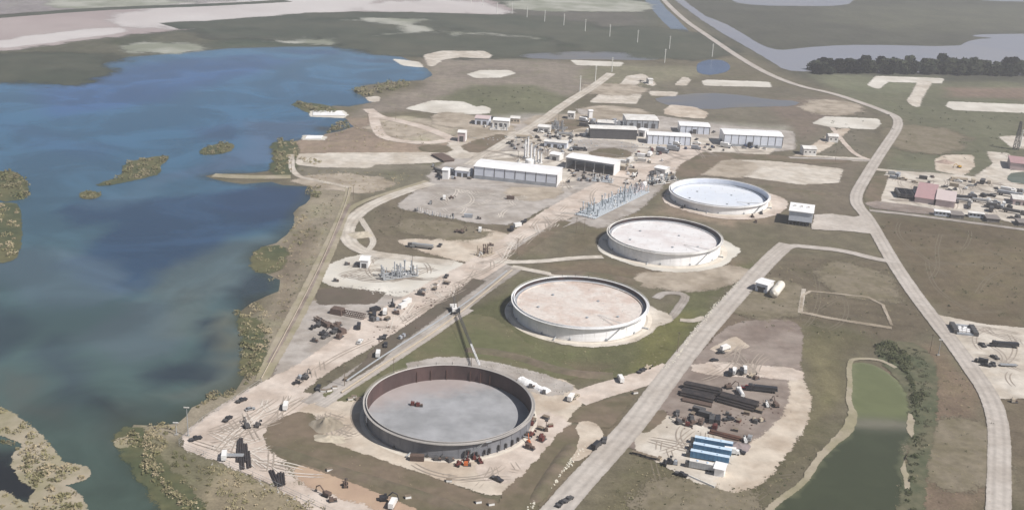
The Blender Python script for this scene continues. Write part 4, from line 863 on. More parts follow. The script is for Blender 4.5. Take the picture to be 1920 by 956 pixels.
# white docks at the lake edge
for k, (q, lb) in enumerate([([(588,209),(640,210),(648,218),(586,218)], 'bright white deck on the tip of the northern lake spit'), ([(576,256),(606,256),(602,262),(572,262)], 'small white deck on the lake shore below the first one')]):
    p = PP(q); mb = MB(); n = 4; mb.add([(v.x, v.y, .5) for v in p] + [(v.x, v.y, .9) for v in p], [(3,2,1,0), (4,5,6,7), (0,1,5,4), (1,2,6,5), (2,3,7,6), (3,0,4,7)])
    t = thing('dock', lb, 'dock', p[0]); o = mb.build('deck', M_white, t); o.matrix_parent_inverse = Matrix.Translation(-p[0])
    for v in p:
        o = inst('pile', MB().tube((0, 0, -.8), (0, 0, .5), .3, 8).mesh('pile', M_wood), t, (v.lerp(sum(p, Vector()) / 4, .08)) - p[0])
# ------------------------------------------------------------------ vehicles and machines: one builder per kind
def _wheels(t, xs_, y, r, w=.3):
    wm = MB().tube((0, -w / 2, 0), (0, w / 2, 0), r, 10).mesh('wheel', M_black)
    for x in xs_:
        for s in (-1, 1): inst('wheel', wm, t, (x, s * y, r))
def b_pickup():
    t = thing('pickup_truck', 'x', 'pickup truck')
    MB().prism([(-2.8,.45),(2.75,.45),(2.85,.95),(2.7,1.12),(1.3,1.2),(-2.85,1.2)], -.98, .98).build('body', M_vwhite, t)
    MB().prism([(1.25,1.19),(.7,1.82),(-.75,1.85),(-.95,1.19)], -.86, .86).build('cab', M_vwhite, t)
    MB().prism([(1.18,1.26),(.74,1.75),(-.7,1.78),(-.88,1.26)], -.875, .875).build('window', M_glass, t)
    MB().box(-1.9, 0, 1.205, 1.6, 1.6, .02).build('truck_bed', M_dkgrey, t)
    _wheels(t, (1.8, -1.75), .86, .42); return t
def b_car():
    t = thing('parked_car', 'x', 'car')
    MB().prism([(-2.3,.35),(2.3,.35),(2.35,.7),(1.2,.9),(-2.2,.95)], -.9, .9).build('body', M_vwhite, t)
    MB().prism([(1.0,.9),(.4,1.42),(-1.3,1.42),(-1.9,.93)], -.78, .78).build('cabin', M_glass, t)
    MB().box(-.45, 0, 1.421, 1.5, 1.4, .03).build('roof_panel', M_vwhite, t)
    _wheels(t, (1.45, -1.4), .8, .34, .22); return t
def b_boxtruck():
    t = thing('box_truck', 'x', 'truck')
    MB().box(-1.3, 0, .9, 6.0, 2.4, 2.6).build('cargo_box', M_vwhite, t)
    MB().prism([(1.85,.5),(3.9,.5),(3.9,1.5),(3.3,2.5),(1.85,2.5)], -1.1, 1.1).build('cab', M_vwhite, t)
    MB().prism([(3.86,1.5),(3.93,1.5),(3.36,2.4),(3.28,2.4)], -1.0, 1.0).build('windscreen', M_glass, t)
    MB().box(-.5, 0, .55, 7.5, .9, .3).build('chassis', M_dkgrey, t); _wheels(t, (2.9, -2.6), .98, .5); return t
def b_semi():
    t = thing('semi_truck', 'x', 'semi truck')
    MB().prism([(4.2,.7),(7.6,.7),(7.6,1.7),(6.4,1.9),(6.2,3.4),(4.2,3.4)], -1.2, 1.2).build('cab', M_vwhite, t)
    MB().box(-2.0, 0, 1.3, 12.4, 2.5, .35).build('trailer_deck', M_dkgrey, t)
    MB().box(-2.0, 0, 1.66, 11.8, 2.3, 1.5).build('load', M_dkgrey, t)
    MB().prism([(6.38,1.95),(6.45,1.95),(6.26,3.1),(6.19,3.1)], -1.0, 1.0).build('windscreen', M_glass, t)
    _wheels(t, (6.7, 4.6, -5.2, -6.5), 1.0, .52); return t
def b_excavator():
    t = thing('excavator', 'x', 'excavator')
    for s in (-1, 1): MB().prism([(-2,.3),(-1.6,0),(1.6,0),(2,.3),(1.8,.85),(-1.8,.85)], s * 1.25 - .3, s * 1.25 + .3).build('track', M_black, t)
    MB().box(-.5, 0, 1.0, 3.6, 2.6, 1.3, 0, .94).build('house', M_yellow, t)
    MB().box(.7, .8, 1.0, 1.4, .95, 2.0, 0, .9).build('cab', M_glass, t)
    b_ = MB().tube((1.2, -.2, 1.6), (4.0, -.2, 4.3), .32, 6).tube((4.0, -.2, 4.3), (6.2, -.2, 3.0), .28, 6); b_.build('boom', M_yellow, t)
    MB().tube((6.2, -.2, 3.0), (6.6, -.2, .9), .22, 6).build('dipper_arm', M_yellow, t)
    MB().prism([(6.1,.9),(7.1,.9),(6.9,.1),(6.2,.15)], -.8, .4).build('bucket', M_dkgrey, t); return t
def b_loader():
    t = thing('telehandler', 'x', 'telehandler')
    MB().box(0, 0, .6, 4.2, 1.6, .9, 0, .95).build('chassis', M_yellow, t)
    MB().box(.1, .6, 1.4, 1.5, .85, 1.2, 0, .9).build('cab', M_glass, t)
    MB().tube((-2.0, -.3, 1.7), (3.4, -.3, 2.1), .25, 6).build('boom', M_yellow, t)
    MB().box(3.7, -.3, 1.0, .2, 1.4, 1.3).build('fork_carriage', M_dkgrey, t); _wheels(t, (1.5, -1.5), 1.0, .65, .45); return t
def b_lift():
    t = thing('boom_lift', 'x', 'lift')
    MB().box(0, 0, .35, 2.8, 1.9, .8).build('chassis', M_orange, t)
    MB().box(-.3, 0, 1.2, 1.7, 1.4, .7).build('turret', M_orange, t)
    MB().tube((-.6, 0, 1.8), (2.4, 0, 4.6), .2, 6).build('boom', M_orange, t)
    MB().box(2.9, 0, 4.2, .9, 1.8, 1.05).build('work_basket', M_dkgrey, t); _wheels(t, (.95, -.95), .85, .42, .35); return t
def b_container():
    t = thing('shipping_container', 'x', 'container')
    MB().box(0, 0, .1, 6.0, 2.4, 2.5).build('container_body', M_brown, t)
    rb = MB()
    for k in range(14):
        for s in (-1, 1): rb.box(-2.7 + k * .415, s * 1.22, .2, .18, .07, 2.3)
    rb.build('wall_rib', M_brown, t)['kind'] = 'stuff'
    for s in (-1, 1): MB().box(3.03, s * .58, .2, .06, 1.1, 2.3).build('door', M_dkgrey, t)
    return t
def b_skid():
    t = thing('equipment_skid', 'x', 'equipment')
    MB().box(0, 0, 0, 3.4, 2.0, .3).build('skid_base', M_dkgrey, t)
    MB().box(-.6, 0, .3, 1.8, 1.6, 1.5, 0, .93).build('engine_housing', M_greywall, t)
    MB().tube((.5, 0, .9), (1.6, 0, .9), .55, 10).build('pump', M_brown, t)
    MB().tube((-1, .4, 1.8), (-1, .4, 2.5), .1, 6).build('exhaust_stack', M_dkgrey, t); return t
def b_tanktruck():
    t = thing('tank_truck', 'x', 'tank truck')
    MB().tube((-4.2, 0, 1.9), (2.2, 0, 1.9), 1.05, 14).build('tank_body', M_vwhite, t)
    MB().prism([(2.6,.6),(5.1,.6),(5.1,1.5),(4.3,1.7),(4.1,2.7),(2.6,2.7)], -1.1, 1.1).build('cab', M_vwhite, t)
    MB().box(0, 0, .6, 9, .9, .3).build('chassis', M_dkgrey, t); _wheels(t, (4.2, -2.4, -3.6), 1.0, .5); return t
def b_drumrack():
    t = thing('pipe_crate', 'x', 'crate')
    MB().box(0, 0, 0, 2.6, 1.7, .15).build('pallet', M_wood, t)
    MB().box(0, 0, .15, 2.4, 1.5, 1.0, 0, .96).build('crate_body', M_brown, t)
    MB().box(0, 0, 1.16, 2.5, 1.6, .08).build('crate_lid', M_wood, t); return t
def b_flatbed():
    t = thing('flatbed_trailer', 'x', 'trailer')
    MB().box(0, 0, .9, 9, 2.4, .25).build('deck', M_silver, t)
    MB().box(4.6, 0, .75, 1.2, .5, .2).build('drawbar', M_dkgrey, t); _wheels(t, (-2.6, -3.6), 1.0, .45); return t
BUILD = dict(pickup=b_pickup, car=b_car, box=b_boxtruck, semi=b_semi, exc=b_excavator, tele=b_loader, lift=b_lift, cont=b_container, skid=b_skid, tank=b_tanktruck, crate=b_drumrack, flat=b_flatbed)
PAINTED = {'body', 'cab', 'roof_panel', 'cargo_box', 'container_body', 'wall_rib', 'house', 'boom', 'dipper_arm', 'chassis', 'turret', 'engine_housing', 'tank_body', 'load', 'crate_body'}
CATG = dict(pickup='pickup trucks about the site', car='parked cars about the site', box='box trucks about the site', semi='semi trucks in the yards', exc='excavators at work', tele='telehandlers about the site', lift='boom lifts round the tanks', cont='shipping containers on the pads', skid='equipment skids on the gravel', tank='tank trucks on the site', crate='crates set out on the ground', flat='flatbed trailers')
_proto = {}; _used = set()
def put(kind, label, px, deg, paint=None, sc=1.0, group=None):
    """kind set down at a pixel of the photograph, turned deg from the screen's right"""
    if kind not in _proto: _proto[kind] = BUILD[kind](); o = _proto[kind]
    else: o = copy_tree(_proto[kind])
    p = P(*px); o.location = (p.x, p.y, .17); o.rotation_euler = (0, 0, math.radians(deg)); o.scale = (sc,) * 3
    o['label'] = label; o['group'] = group or CATG[kind]
    for c in o.children:
        if c.name.split('.')[0] in PAINTED and c.data.materials and not (c.name.startswith('chassis') and kind in ('box', 'tank')) and not (kind == 'semi' and c.name.startswith('load') and paint is M_vwhite):
            c.material_slots[0].link = 'OBJECT'; c.material_slots[0].material = paint or c.data.materials[0]
    return o
V, B_, R_, G_, Y_, O_, N_ = M_vwhite, M_vblack, M_dkred, M_silver, M_yellow, M_orange, M_vblue
ITEMS = [
 # corner yard by the lake
 ('pickup', 'dark pickup at the lake corner beside the light mast', (367,825), 40, B_), ('pickup', 'dark pickup on the pale work road left of the long pipe loads', (427,788), 70, B_),
 ('car', 'grey car on the lake side of the work road', (469,769), 30, G_), ('pickup', 'black pickup at the water edge of the work road', (453,753), 50, B_),
 ('box', 'white truck with clutter below the work road bend', (536,765), 95, V), ('tele', 'dark telehandler in the trio beside the work road, leftmost', (556,720), 25, B_),
 ('exc', 'dark excavator of the trio beside the work road, rightmost', (573,710), 80, M_dkgrey), ('skid', 'small dark pump of the trio beside the work road, middle', (564,709), 60, None),
 ('pickup', 'dark pickup at the edge of the dusty strip above the sand mounds', (597,729), 90, B_),
 ('exc', 'dark excavator just above the long pipe loads', (463,802), 120, M_dkgrey), ('tele', 'dark telehandler right of the excavator above the pipe loads', (483,800), 80, M_dkgrey),
 ('box', 'small white truck left of the long pipe loads', (421,858), 100, V), ('flat', 'dark flatbed beside the left side of the long pipe loads', (437,857), 3, None),
 ('crate', 'pale crate in the row at the edge of the tank grass, first', (657,750), 20, M_offw), ('crate', 'pale crate in the row at the edge of the tank grass, second', (664,746), 0, M_offw), ('crate', 'pale crate in the row at the edge of the tank grass, third', (671,750), 40, M_tan),
 ('crate', 'white crate beside the pale strip near the pole', (606,735), 0, M_offw), ('crate', 'white crate right of the first one beside the pale strip', (617,734), 30, M_offw), ('crate', 'white crate farthest right beside the pale strip', (628,729), 10, M_offw),
 ('exc', 'brown excavator on the orange clay at the bottom', (612,930), 150, M_brown), ('skid', 'brown skid right of the excavator on the orange clay', (624,940), 20, M_brown), ('tele', 'brown telehandler in the middle of the orange clay strip', (648,912), 100, M_brown),
 ('exc', 'black excavator at the bottom edge on the clay strip', (720,938), 10, B_), ('box', 'white truck next to the black excavator at the bottom edge', (737,948), 80, V), ('crate', 'small white crate on the brown slope above the clay strip', (765,934), 20, V), ('crate', 'tiny white crate alone at the foot of the brown slope', (618,883), 20, V),
 # laydown west of the work road
 ('tele', 'dark telehandler at the end of the lying boom section', (586,617), 60, B_), ('exc', 'dark excavator in the west laydown cluster', (597,612), 80, M_dkgrey), ('exc', 'dark excavator lowest in the west laydown cluster', (606,628), 40, B_), ('skid', 'dark skid right of the lowest excavator', (614,630), 10, M_dkgrey),
 ('box', 'dark truck at the upper right of the west laydown', (704,584), 45, B_), ('box', 'black truck with white end in the west laydown', (702,595), 95, B_), ('box', 'white truck upright in the west laydown', (722,588), 92, V), ('tele', 'dark telehandler beside the upright white truck', (716,591), 60, B_), ('skid', 'grey skid below the white truck in the west laydown', (710,601), 20, None),
 ('exc', 'dark excavator near the white box at the substation corner', (736,575), 100, B_), ('cont', 'white container at the substation corner of the west laydown', (755,577), 60, V), ('cont', 'second white container behind the first at the substation corner', (763,569), 60, V), ('skid', 'grey skid left of the white containers', (743,586), 0, None),
 ('box', 'dark truck alone on the west laydown gravel', (673,615), 95, B_), ('pickup', 'white pickup in the middle of the work road', (675,643), 80, V), ('pickup', 'dark pickup in the ditch strip beside the pale pipeline', (721,634), 90, B_), ('skid', 'dark skid left of the pickup by the ditch strip', (714,636), 80, M_dkgrey), ('pickup', 'black pickup standing on the pale pipeline strip', (723,649), 95, B_),
 ('box', 'white truck on the pale strip above the grass', (709,667), 92, V), ('skid', 'small grey skid on the pale strip, lower of the pair', (752,635), 60, None), ('skid', 'small grey skid on the pale strip, upper of the pair', (758,631), 60, None), ('crate', 'brown crate near the kink of the dusty strip', (648,713), 80, M_brown),
 # substation and mid pads
 ('skid', 'dark skid left of the white substation house', (668,501), 0, M_dkgrey), ('skid', 'dark skid at the left edge of the substation pad', (651,497), 30, M_dkgrey), ('skid', 'dark skid at the lower left fence of the substation', (630,528), 0, M_dkgrey), ('pickup', 'dark pickup at the right tip of the substation pad', (837,520), 80, B_),
 ('cont', 'large dark container on the sand pad', (773,463), 0, M_dkgrey), ('semi', 'grey truck parked right of the large dark container', (790,466), 170, G_), ('pickup', 'dark pickup alone on the bright sand pad', (825,462), 80, B_),
 ('tele', 'brown telehandler on the far edge of the sand pad, left', (857,436), 10, M_brown), ('exc', 'brown excavator on the far edge of the sand pad', (866,437), 60, M_brown), ('crate', 'tan crate on the far edge of the sand pad', (893,436), 0, M_tan), ('box', 'white truck on the far edge of the sand pad', (900,434), 90, V),
 ('skid', 'dark skid at the right of the sand pad', (921,461), 0, M_brown), ('box', 'black and white truck beside the work road above the sand pad', (959,432), 100, B_), ('cont', 'white container right of the black and white truck', (970,425), 40, V), ('pickup', 'dark pickup in the pair by the work road, left', (979,419), 85, B_), ('pickup', 'dark pickup in the pair by the work road, right', (985,416), 85, B_),
 ('cont', 'brown container at the right of the grey equipment pad', (957,374), 0, M_brown), ('tele', 'brown telehandler in the middle of the grey equipment pad', (846,373), 30, M_brown), ('box', 'white and dark truck upright on the grey equipment pad', (833,374), 92, V), ('tele', 'grey telehandler on the left of the grey equipment pad', (807,383), 90, G_),
 ('skid', 'dark skid at the left end of the post row', (779,396), 90, M_dkgrey), ('skid', 'dark skid behind the post row', (849,405), 90, M_dkgrey), ('cont', 'low dark container on the near edge of the grey pad', (878,408), 0, M_greywall), ('skid', 'dark skid pair on the near edge of the grey pad', (898,411), 0, M_dkgrey),
 # plant
 ('exc', 'dark machine beside the left end of the long warehouse', (886,326), 90, B_), ('skid', 'dark skid left of the white hut at the curved road', (823,337), 90, B_), ('tele', 'grey machine near the gravel road mouth', (812,313), 90, G_),
 ('semi', 'dark truck on the apron behind the white open shed', (1085,283), 2, B_), ('skid', 'black pump in front of the open shed, first from left', (1068,322), 0, B_), ('tele', 'black loader in front of the open shed', (1082,322), 10, B_), ('skid', 'black pump in front of the open shed, third from left', (1096,326), 0, B_), ('tele', 'black loader at the right front of the open shed', (1112,330), 10, B_), ('skid', 'black pump at the right front of the open shed', (1124,331), 0, B_), ('box', 'dark truck at the right corner of the open shed', (1138,337), 80, N_), ('pickup', 'dark pickup behind the end of the long warehouse', (1066,342), 85, B_),
 ('box', 'dark truck left of the far north yard', (1046,250), 90, M_dkgrey), ('tele', 'dark loader in the far north yard', (1029,252), 90, M_dkgrey), ('box', 'dark truck below the far north yard', (1031,261), 92, M_dkgrey), ('box', 'grey truck in the row below the far north yard', (1050,261), 92, G_), ('semi', 'grey semi truck in the row below the far north yard', (1060,255), 0, G_), ('pickup', 'dark pickup left of the cream leaning shed', (1088,255), 90, B_),
 ('cont', 'white container leaning end toward the dark fronted shed', (1098,255), 60, V), ('cont', 'second white container by the dark fronted shed', (1103,247), 60, V), ('semi', 'brown semi truck at the edge of the grass by the north road', (984,260), 0, M_tan),
 ('box', 'black truck in front of the east warehouse, upper', (1357,263), 90, B_), ('box', 'black truck in front of the east warehouse, lower', (1359,271), 70, B_), ('pickup', 'blue grey pickup in front of the east warehouse', (1376,274), 30, G_), ('pickup', 'white pickup in front of the east warehouse', (1385,272), 60, V), ('box', 'blue truck of three under the east warehouse, left', (1397,277), 90, N_), ('pickup', 'blue pickup of three under the east warehouse, middle', (1408,278), 60, N_), ('box', 'grey truck of three under the east warehouse, right', (1421,278), 90, G_),
 ('pickup', 'dark pickup by the dark square doors', (1306,263), 60, B_), ('box', 'dark truck before the pale office building', (1295,251), 90, B_), ('pickup', 'white pickup between the shop and the office building', (1276,249), 90, V), ('pickup', 'dark pickup at the right end of the office building', (1338,249), 60, B_),
 ('box', 'red brown truck on the dusty plant crossing, left', (1197,290), 90, R_), ('pickup', 'red brown pickup on the dusty plant crossing, middle', (1216,291), 60, R_), ('box', 'red brown truck on the dusty plant crossing, top', (1222,284), 92, R_), ('pickup', 'red brown pickup on the dusty plant crossing, right', (1238,289), 90, R_), ('pickup', 'tan pickup on the dusty crossing nearest the risers', (1218,305), 90, M_tan),
 ('exc', 'dark machine by the pipe yard left of the farthest tank', (1222,334), 100, M_dkgrey), ('cont', 'white container in the pipe yard left of the farthest tank', (1240,334), 70, V), ('cont', 'pale container in the pipe yard behind the white one', (1236,328), 10, G_), ('skid', 'dark skid at the edge of the pipe yard', (1200,341), 90, M_dkgrey), ('tele', 'pinkish brown loader in the pipe yard', (1250,328), 90, M_tan),
 ('exc', 'black machine against the left foot of the farthest tank', (1266,372), 120, B_), ('tele', 'black loader beneath the left side of the farthest tank', (1280,391), 60, B_), ('skid', 'dark skid at the front foot of the farthest tank', (1326,392), 0, M_dkgrey), ('pickup', 'dark pickup at the right front of the farthest tank', (1427,401), 85, B_), ('tele', 'dark loader on the bare ground below the farthest tank', (1411,408), 90, M_brown), ('skid', 'dark skid lowest on the bare ground below the farthest tank', (1417,417), 80, M_brown),
 # round the open tank
 ('lift', 'red brown boom lift at the right side of the open tank', (997,797), 80, R_), ('lift', 'orange boom lift lower right of the open tank', (991,831), 100, O_), ('tele', 'red loader between the two lifts right of the open tank', (996,818), 60, R_), ('lift', 'brown lift out on the dirt right of the open tank', (1024,808), 90, M_brown), ('skid', 'dark skid out on the dirt right of the open tank', (1015,820), 70, R_), ('crate', 'small dark crate farthest right on the tank dirt', (1032,800), 20, R_),
 ('tele', 'dark red loader in front of the open tank, lowest of the group', (860,873), 60, R_), ('lift', 'dark red lift in front of the open tank, middle of the group', (876,866), 80, R_), ('lift', 'dark red lift in front of the open tank, upper of the group', (889,861), 100, R_), ('tele', 'dark red loader in front of the open tank, right of the group', (900,867), 110, R_), ('skid', 'orange skid under the lifts in front of the open tank', (876,873), 0, O_),
 ('skid', 'small dark skid at the foot of the open tank, left', (820,863), 0, M_dkgrey), ('skid', 'small dark skid at the foot of the open tank, centre', (833,862), 0, M_dkgrey), ('skid', 'small dark skid at the foot of the open tank, right', (845,865), 40, M_dkgrey), ('cont', 'brown container against the front foot of the open tank', (782,863), 0, M_brown),
 ('pickup', 'dark pickup on the dirt corner in front of the open tank', (932,901), -35, B_), ('crate', 'white crate on the dirt in front of the open tank', (842,903), 0, V), ('crate', 'white crate on the dike at the bottom centre', (897,943), 20, V), ('crate', 'second white crate on the dike at the bottom centre', (921,947), 20, V),
 ('box', 'white and black truck on the dirt road right of the white pile', (1071,749), 70, V), ('pickup', 'dark pickup next to that truck on the dirt road', (1079,746), 60, M_tan), ('box', 'white truck on the upper edge of the dirt road', (1163,714), 100, V), ('pickup', 'dark pickup where the dirt road meets the centre road', (1202,698), 50, B_), ('tele', 'tan loader where the dirt road meets the centre road', (1213,692), 30, M_tan), ('crate', 'pale block at the lower mouth of the dirt road', (1191,738), 20, M_offw), ('skid', 'dark skid right behind the open tank on the grey dirt', (1020,737), 90, M_dkgrey), ('skid', 'dark skid nearest the rim behind the open tank', (997,727), 0, M_dkgrey),
 ('box', 'dark truck at the left edge of the centre road', (1119,839), 60, B_), ('pickup', 'dark pickup ahead of the truck on the centre road', (1133,828), 80, M_dkgrey), ('pickup', 'black pickup at the bottom of the centre road', (1051,947), 60, B_), ('pickup', 'dark grey pickup just ahead of the black one at the bottom', (1065,939), 50, M_dkgrey),
 # laydown yard
 ('crate', 'dark crate in the row at the lower yard edge, first', (1190,851), -15, B_), ('crate', 'dark crate in the row at the lower yard edge, second', (1199,853), -15, M_dkgrey), ('crate', 'dark crate in the row at the lower yard edge, third', (1208,856), -15, B_), ('crate', 'dark crate in the row at the lower yard edge, fourth', (1217,859), -15, M_dkgrey), ('crate', 'dark crate in the row at the lower yard edge, fifth', (1225,861), -15, B_), ('crate', 'small pale crate after the dark crate row', (1236,862), 60, M_tan),
 ('tele', 'black loader at the lower yard edge, left', (1247,871), 60, B_), ('tele', 'black loader at the lower yard edge, right', (1256,868), 80, B_), ('skid', 'grey skid beside the loaders at the lower yard edge', (1266,869), 80, None), ('pickup', 'dark pickup at the bottom edge of the laydown yard', (1277,892), -25, B_),
 ('pickup', 'grey pickup at the yard corner above the pale ground', (1270,777), 80, M_dkgrey), ('exc', 'dark excavator at the yard corner above the pale ground', (1272,794), 110, M_dkgrey), ('skid', 'brown skid right of the corner excavator', (1283,790), 60, M_brown), ('pickup', 'dark pickup between the corner and the debris', (1297,787), 90, M_dkgrey),
 ('cont', 'dark container upper left of the debris pile', (1310,773), -28, M_dkgrey), ('cont', 'dark container lower in the debris pile', (1321,781), -28, M_dkgrey), ('cont', 'square dark container right of the debris pile, left one', (1334,790), 80, M_dkgrey), ('cont', 'square dark container right of the debris pile, right one', (1345,792), 80, B_), ('pickup', 'dark pickup right of the square containers', (1366,788), 20, B_), ('skid', 'brown skid left in the debris pile', (1300,795), 20, M_brown), ('skid', 'grey skid low in the debris pile', (1314,796), 60, M_brown),
 ('box', 'black and white truck in the upper yard row, first', (1369,702), 80, B_), ('box', 'white truck in the upper yard row, second', (1376,700), 70, V), ('box', 'black truck with white cab in the upper yard row, third', (1390,700), 80, B_), ('box', 'white truck in the upper yard row, fourth', (1396,697), 80, V), ('tele', 'tan loader in the upper yard row, fifth', (1408,707), 30, M_tan), ('skid', 'brown skid at the end of the upper yard row', (1418,711), 30, M_brown),
 ('pickup', 'red pickup in the upper yard', (1400,729), -10, M_red), ('tank', 'white tank truck alone in the upper yard', (1388,741), 95, V), ('semi', 'dark semi truck right of the red pickup', (1426,734), 172, B_), ('tele', 'white loader right of the long pipe stacks', (1438,762), 90, V), ('exc', 'mauve brown excavator at the right of the yard', (1454,762), 100, M_brown), ('skid', 'tan skid under the long pipe stacks, left', (1413,789), 90, M_tan), ('skid', 'tan skid under the long pipe stacks, right', (1428,790), 30, M_tan), ('exc', 'brown excavator above the long pipe stacks', (1366,728), 20, M_brown),
 ('tele', 'white loader right of the blue tanks', (1397,829), 90, V), ('pickup', 'grey pickup right of the white loader near the blue tanks', (1405,824), 70, G_), ('pickup', 'black pickup touching the mauve heap right of the blue tanks', (1386,850), -20, B_), ('box', 'white truck at the right end of the blue tanks', (1373,851), -10, V),
 ('car', 'black car at the upper left of the laydown yard', (1351,663), 10, B_), ('box', 'white truck behind the black car in the upper yard', (1360,656), 40, V), ('car', 'dark car below the black one in the upper yard', (1339,677), 20, B_),
 # east yards
 ('pickup', 'dark pickup left of the semi truck in the lower east yard', (1842,649), 100, B_), ('semi', 'semi truck with white cab and black load in the lower east yard', (1881,651), 177, B_), ('box', 'black truck with white roof in the lower east yard', (1838,681), 155, B_), ('pickup', 'black pickup behind the truck in the lower east yard', (1848,687), 160, B_), ('pickup', 'dark pickup in the upright pair of the lower east yard, lower', (1862,685), 80, B_), ('pickup', 'dark pickup in the upright pair of the lower east yard, upper', (1865,672), 110, M_dkgrey), ('flat', 'grey flatbed trailer in the lower east yard', (1890,687), 0, None), ('skid', 'dark skid at the verge under the lower east yard', (1901,754), 0, M_tan),
 ('semi', 'dark truck right of the pale pink building', (1808,374), 178, B_), ('box', 'dark truck at the right end of the dark truck row', (1826,371), 90, B_), ('pickup', 'dark pickup below the pale pink building corner', (1795,381), 70, M_dkgrey), ('box', 'black truck upright in the middle of the east truck yard', (1843,369), 98, B_), ('tele', 'dark loader of three in the east truck yard, left', (1850,387), 10, B_), ('tele', 'dark loader of three in the east truck yard, middle', (1869,389), 20, B_), ('box', 'black truck of three in the east truck yard, right', (1892,391), 90, B_), ('pickup', 'dark pickup beside the middle loader in the east truck yard', (1877,392), 20, B_),
 ('pickup', 'dark pickup left of the parked row in the east truck yard', (1868,355), 90, B_), ('box', 'pale truck of the parked row, first', (1884,359), 92, V), ('box', 'pale truck of the parked row, second', (1892,359), 92, G_), ('box', 'pale truck of the parked row, third', (1900,360), 92, V), ('box', 'dark truck of the parked row, fourth', (1908,361), 92, M_dkgrey), ('box', 'pale truck of the parked row, fifth', (1915,361), 92, G_),
 ('pickup', 'grey pickup at the back of the pink yard, left', (1771,352), 0, M_dkgrey), ('pickup', 'grey pickup at the back of the pink yard, middle', (1779,358), 0, M_dkgrey), ('pickup', 'dark pickup at the back of the pink yard, right', (1791,356), 80, B_), ('box', 'grey truck near the upper fence of the east yard', (1673,328), 0, G_), ('pickup', 'brown pickup on the sand track entering the east yard', (1748,333), 90, M_brown), ('semi', 'grey semi truck along the upper edge of the east yard', (1796,340), 178, M_tan), ('pickup', 'grey pickup below the dark trailers at the right edge', (1896,410), 0, M_dkgrey), ('box', 'dark truck below the dark trailers at the right edge', (1907,410), 90, M_dkgrey), ('pickup', 'grey pickup in the open part of the east truck yard', (1820,350), 0, G_),
 ('exc', 'yellow excavator digging on the cream sand above the east yard', (1798,315), 190, Y_),
 # inside the open tank
 ('skid', 'brown machine on the open tank floor, left of the pair', (776,759), 0, M_dkred), ('skid', 'brown machine on the open tank floor, right of the pair', (786,761), 0, M_dkred),
]
_seen = {}
for it in ITEMS:
    o = put(it[0], it[1], it[2], it[3], it[4], .78 if it[0] in ('box', 'lift', 'exc', 'tele') else .92)
    if 'open tank floor' in it[1]:
        p = P(*it[2], .7); o.location = (p.x, p.y, .6)
# dark trucks backed side by side at the left of the east truck yard
for k in range(8):
    put('semi', 'dark truck in the tight row of the east truck yard, %s from its left end' % ['first','second','third','fourth','fifth','sixth','seventh','eighth'][k], (1683 + k * 4.2, 366 + k * .5), 82, B_ if k % 3 else M_dkgrey, 1.15, 'dark trucks parked side by side in the east yard')
# ------------------------------------------------------------------ power poles, masts and towers
def b_pole(h=24):
    t = thing('power_pole', 'x', 'power pole', group='pale steel power poles')
    MB().tube((0, 0, 0), (0, 0, h), .62, 10, .38).build('shaft', M_pole, t)
    am = MB().tube((-1.6, 0, 0), (1.6, 0, 0), .12, 5).mesh('crossarm', M_pole)
    for z in (h - 1.2, h - 4.2): inst('crossarm', am, t, (0, 0, z), math.radians(30))
    im = MB().tube((0, 0, -.9), (0, 0, 0), .14, 6).mesh('insulator', M_greywall)
    for z in (h - 1.3, h - 4.3):
        for s in (-1.4, 1.4): inst('insulator', im, t, (s * math.cos(math.radians(30)), s * math.sin(math.radians(30)), z))
    return t
POLES = [(883,6,'nearest the top edge of the marsh'),(905,10,'second from the top edge of the marsh'),(932,26,'at the point of the pink beach'),(960,26,'second right of the pink beach'),(988,33,'under the left end of the pale flat'),(1021,41,'under the pale flat, right of its left end'),(1057,48,'in the marsh under the pale flat'),(1097,59,'in the dark marsh, fifth before the canal'),(1143,69,'in the dark marsh, two before the canal'),(1195,80,'in the dark marsh, last before the wet strip'),(1246,118,'at the corner of the grey wet strip, biggest'),(1255,92,'beside the canal end'),(1335,107,'beside the canal road above the blue pond'),(1147,135,'at the far end of the north road'),(1116,152,'on the grass left of the north road end'),(1087,172,'beside the white pad left of the north road')]
pp = b_pole()
for k, (x, y, w) in enumerate(POLES):
    o = pp if k == 0 else copy_tree(pp)
    o.location = P(x, y); o['label'] = 'pale steel power pole ' + w
    if k in (0, 1): o.scale = (1, 1, .7)
# thin wooden poles with crossarms about the site
def b_wpole(h=11):
    t = thing('utility_pole', 'x', 'utility pole', group='thin utility poles on the site')
    MB().tube((0, 0, 0), (0, 0, h), .17, 6, .11).build('shaft', M_wood, t)
    MB().box(0, 0, h - .9, 2.4, .14, .16).build('crossarm', M_wood, t); return t
wp = b_wpole()
WPO = [(773,511,'on the bright substation pad'),(1080,437,'at the end of the pipe riser yard'),(1095,440,'by the pipe risers, right one'),(646,724,'on the pale strip above the sand mounds'),(970,478,'on the verge below the work road bend'),(1047,230,'on the north road'),(1082,215,'by the north road, upper'),(971,308,'behind the long warehouse'),(738,712,'beyond the rim of the open tank, left'),(883,706,'beyond the rim of the open tank, middle'),(1743,663,'left of the pair beside the east road'),(663,375,'where the shore line tracks split'),(547,325,'on the lake shore point'),(690,232,'on the tan north shore'),(857,578,'by the crane'),(1270,660,'by the centre road verge'),(1566,303,'by the grey east track'),(742,225,'on the tan dirt by the north shore')]
for k, (x, y, w) in enumerate(WPO):
    o = wp if k == 0 else copy_tree(wp); o.location = P(x, y); o.rotation_euler = (0, 0, random.uniform(0, 3)); o['label'] = 'thin utility pole ' + w
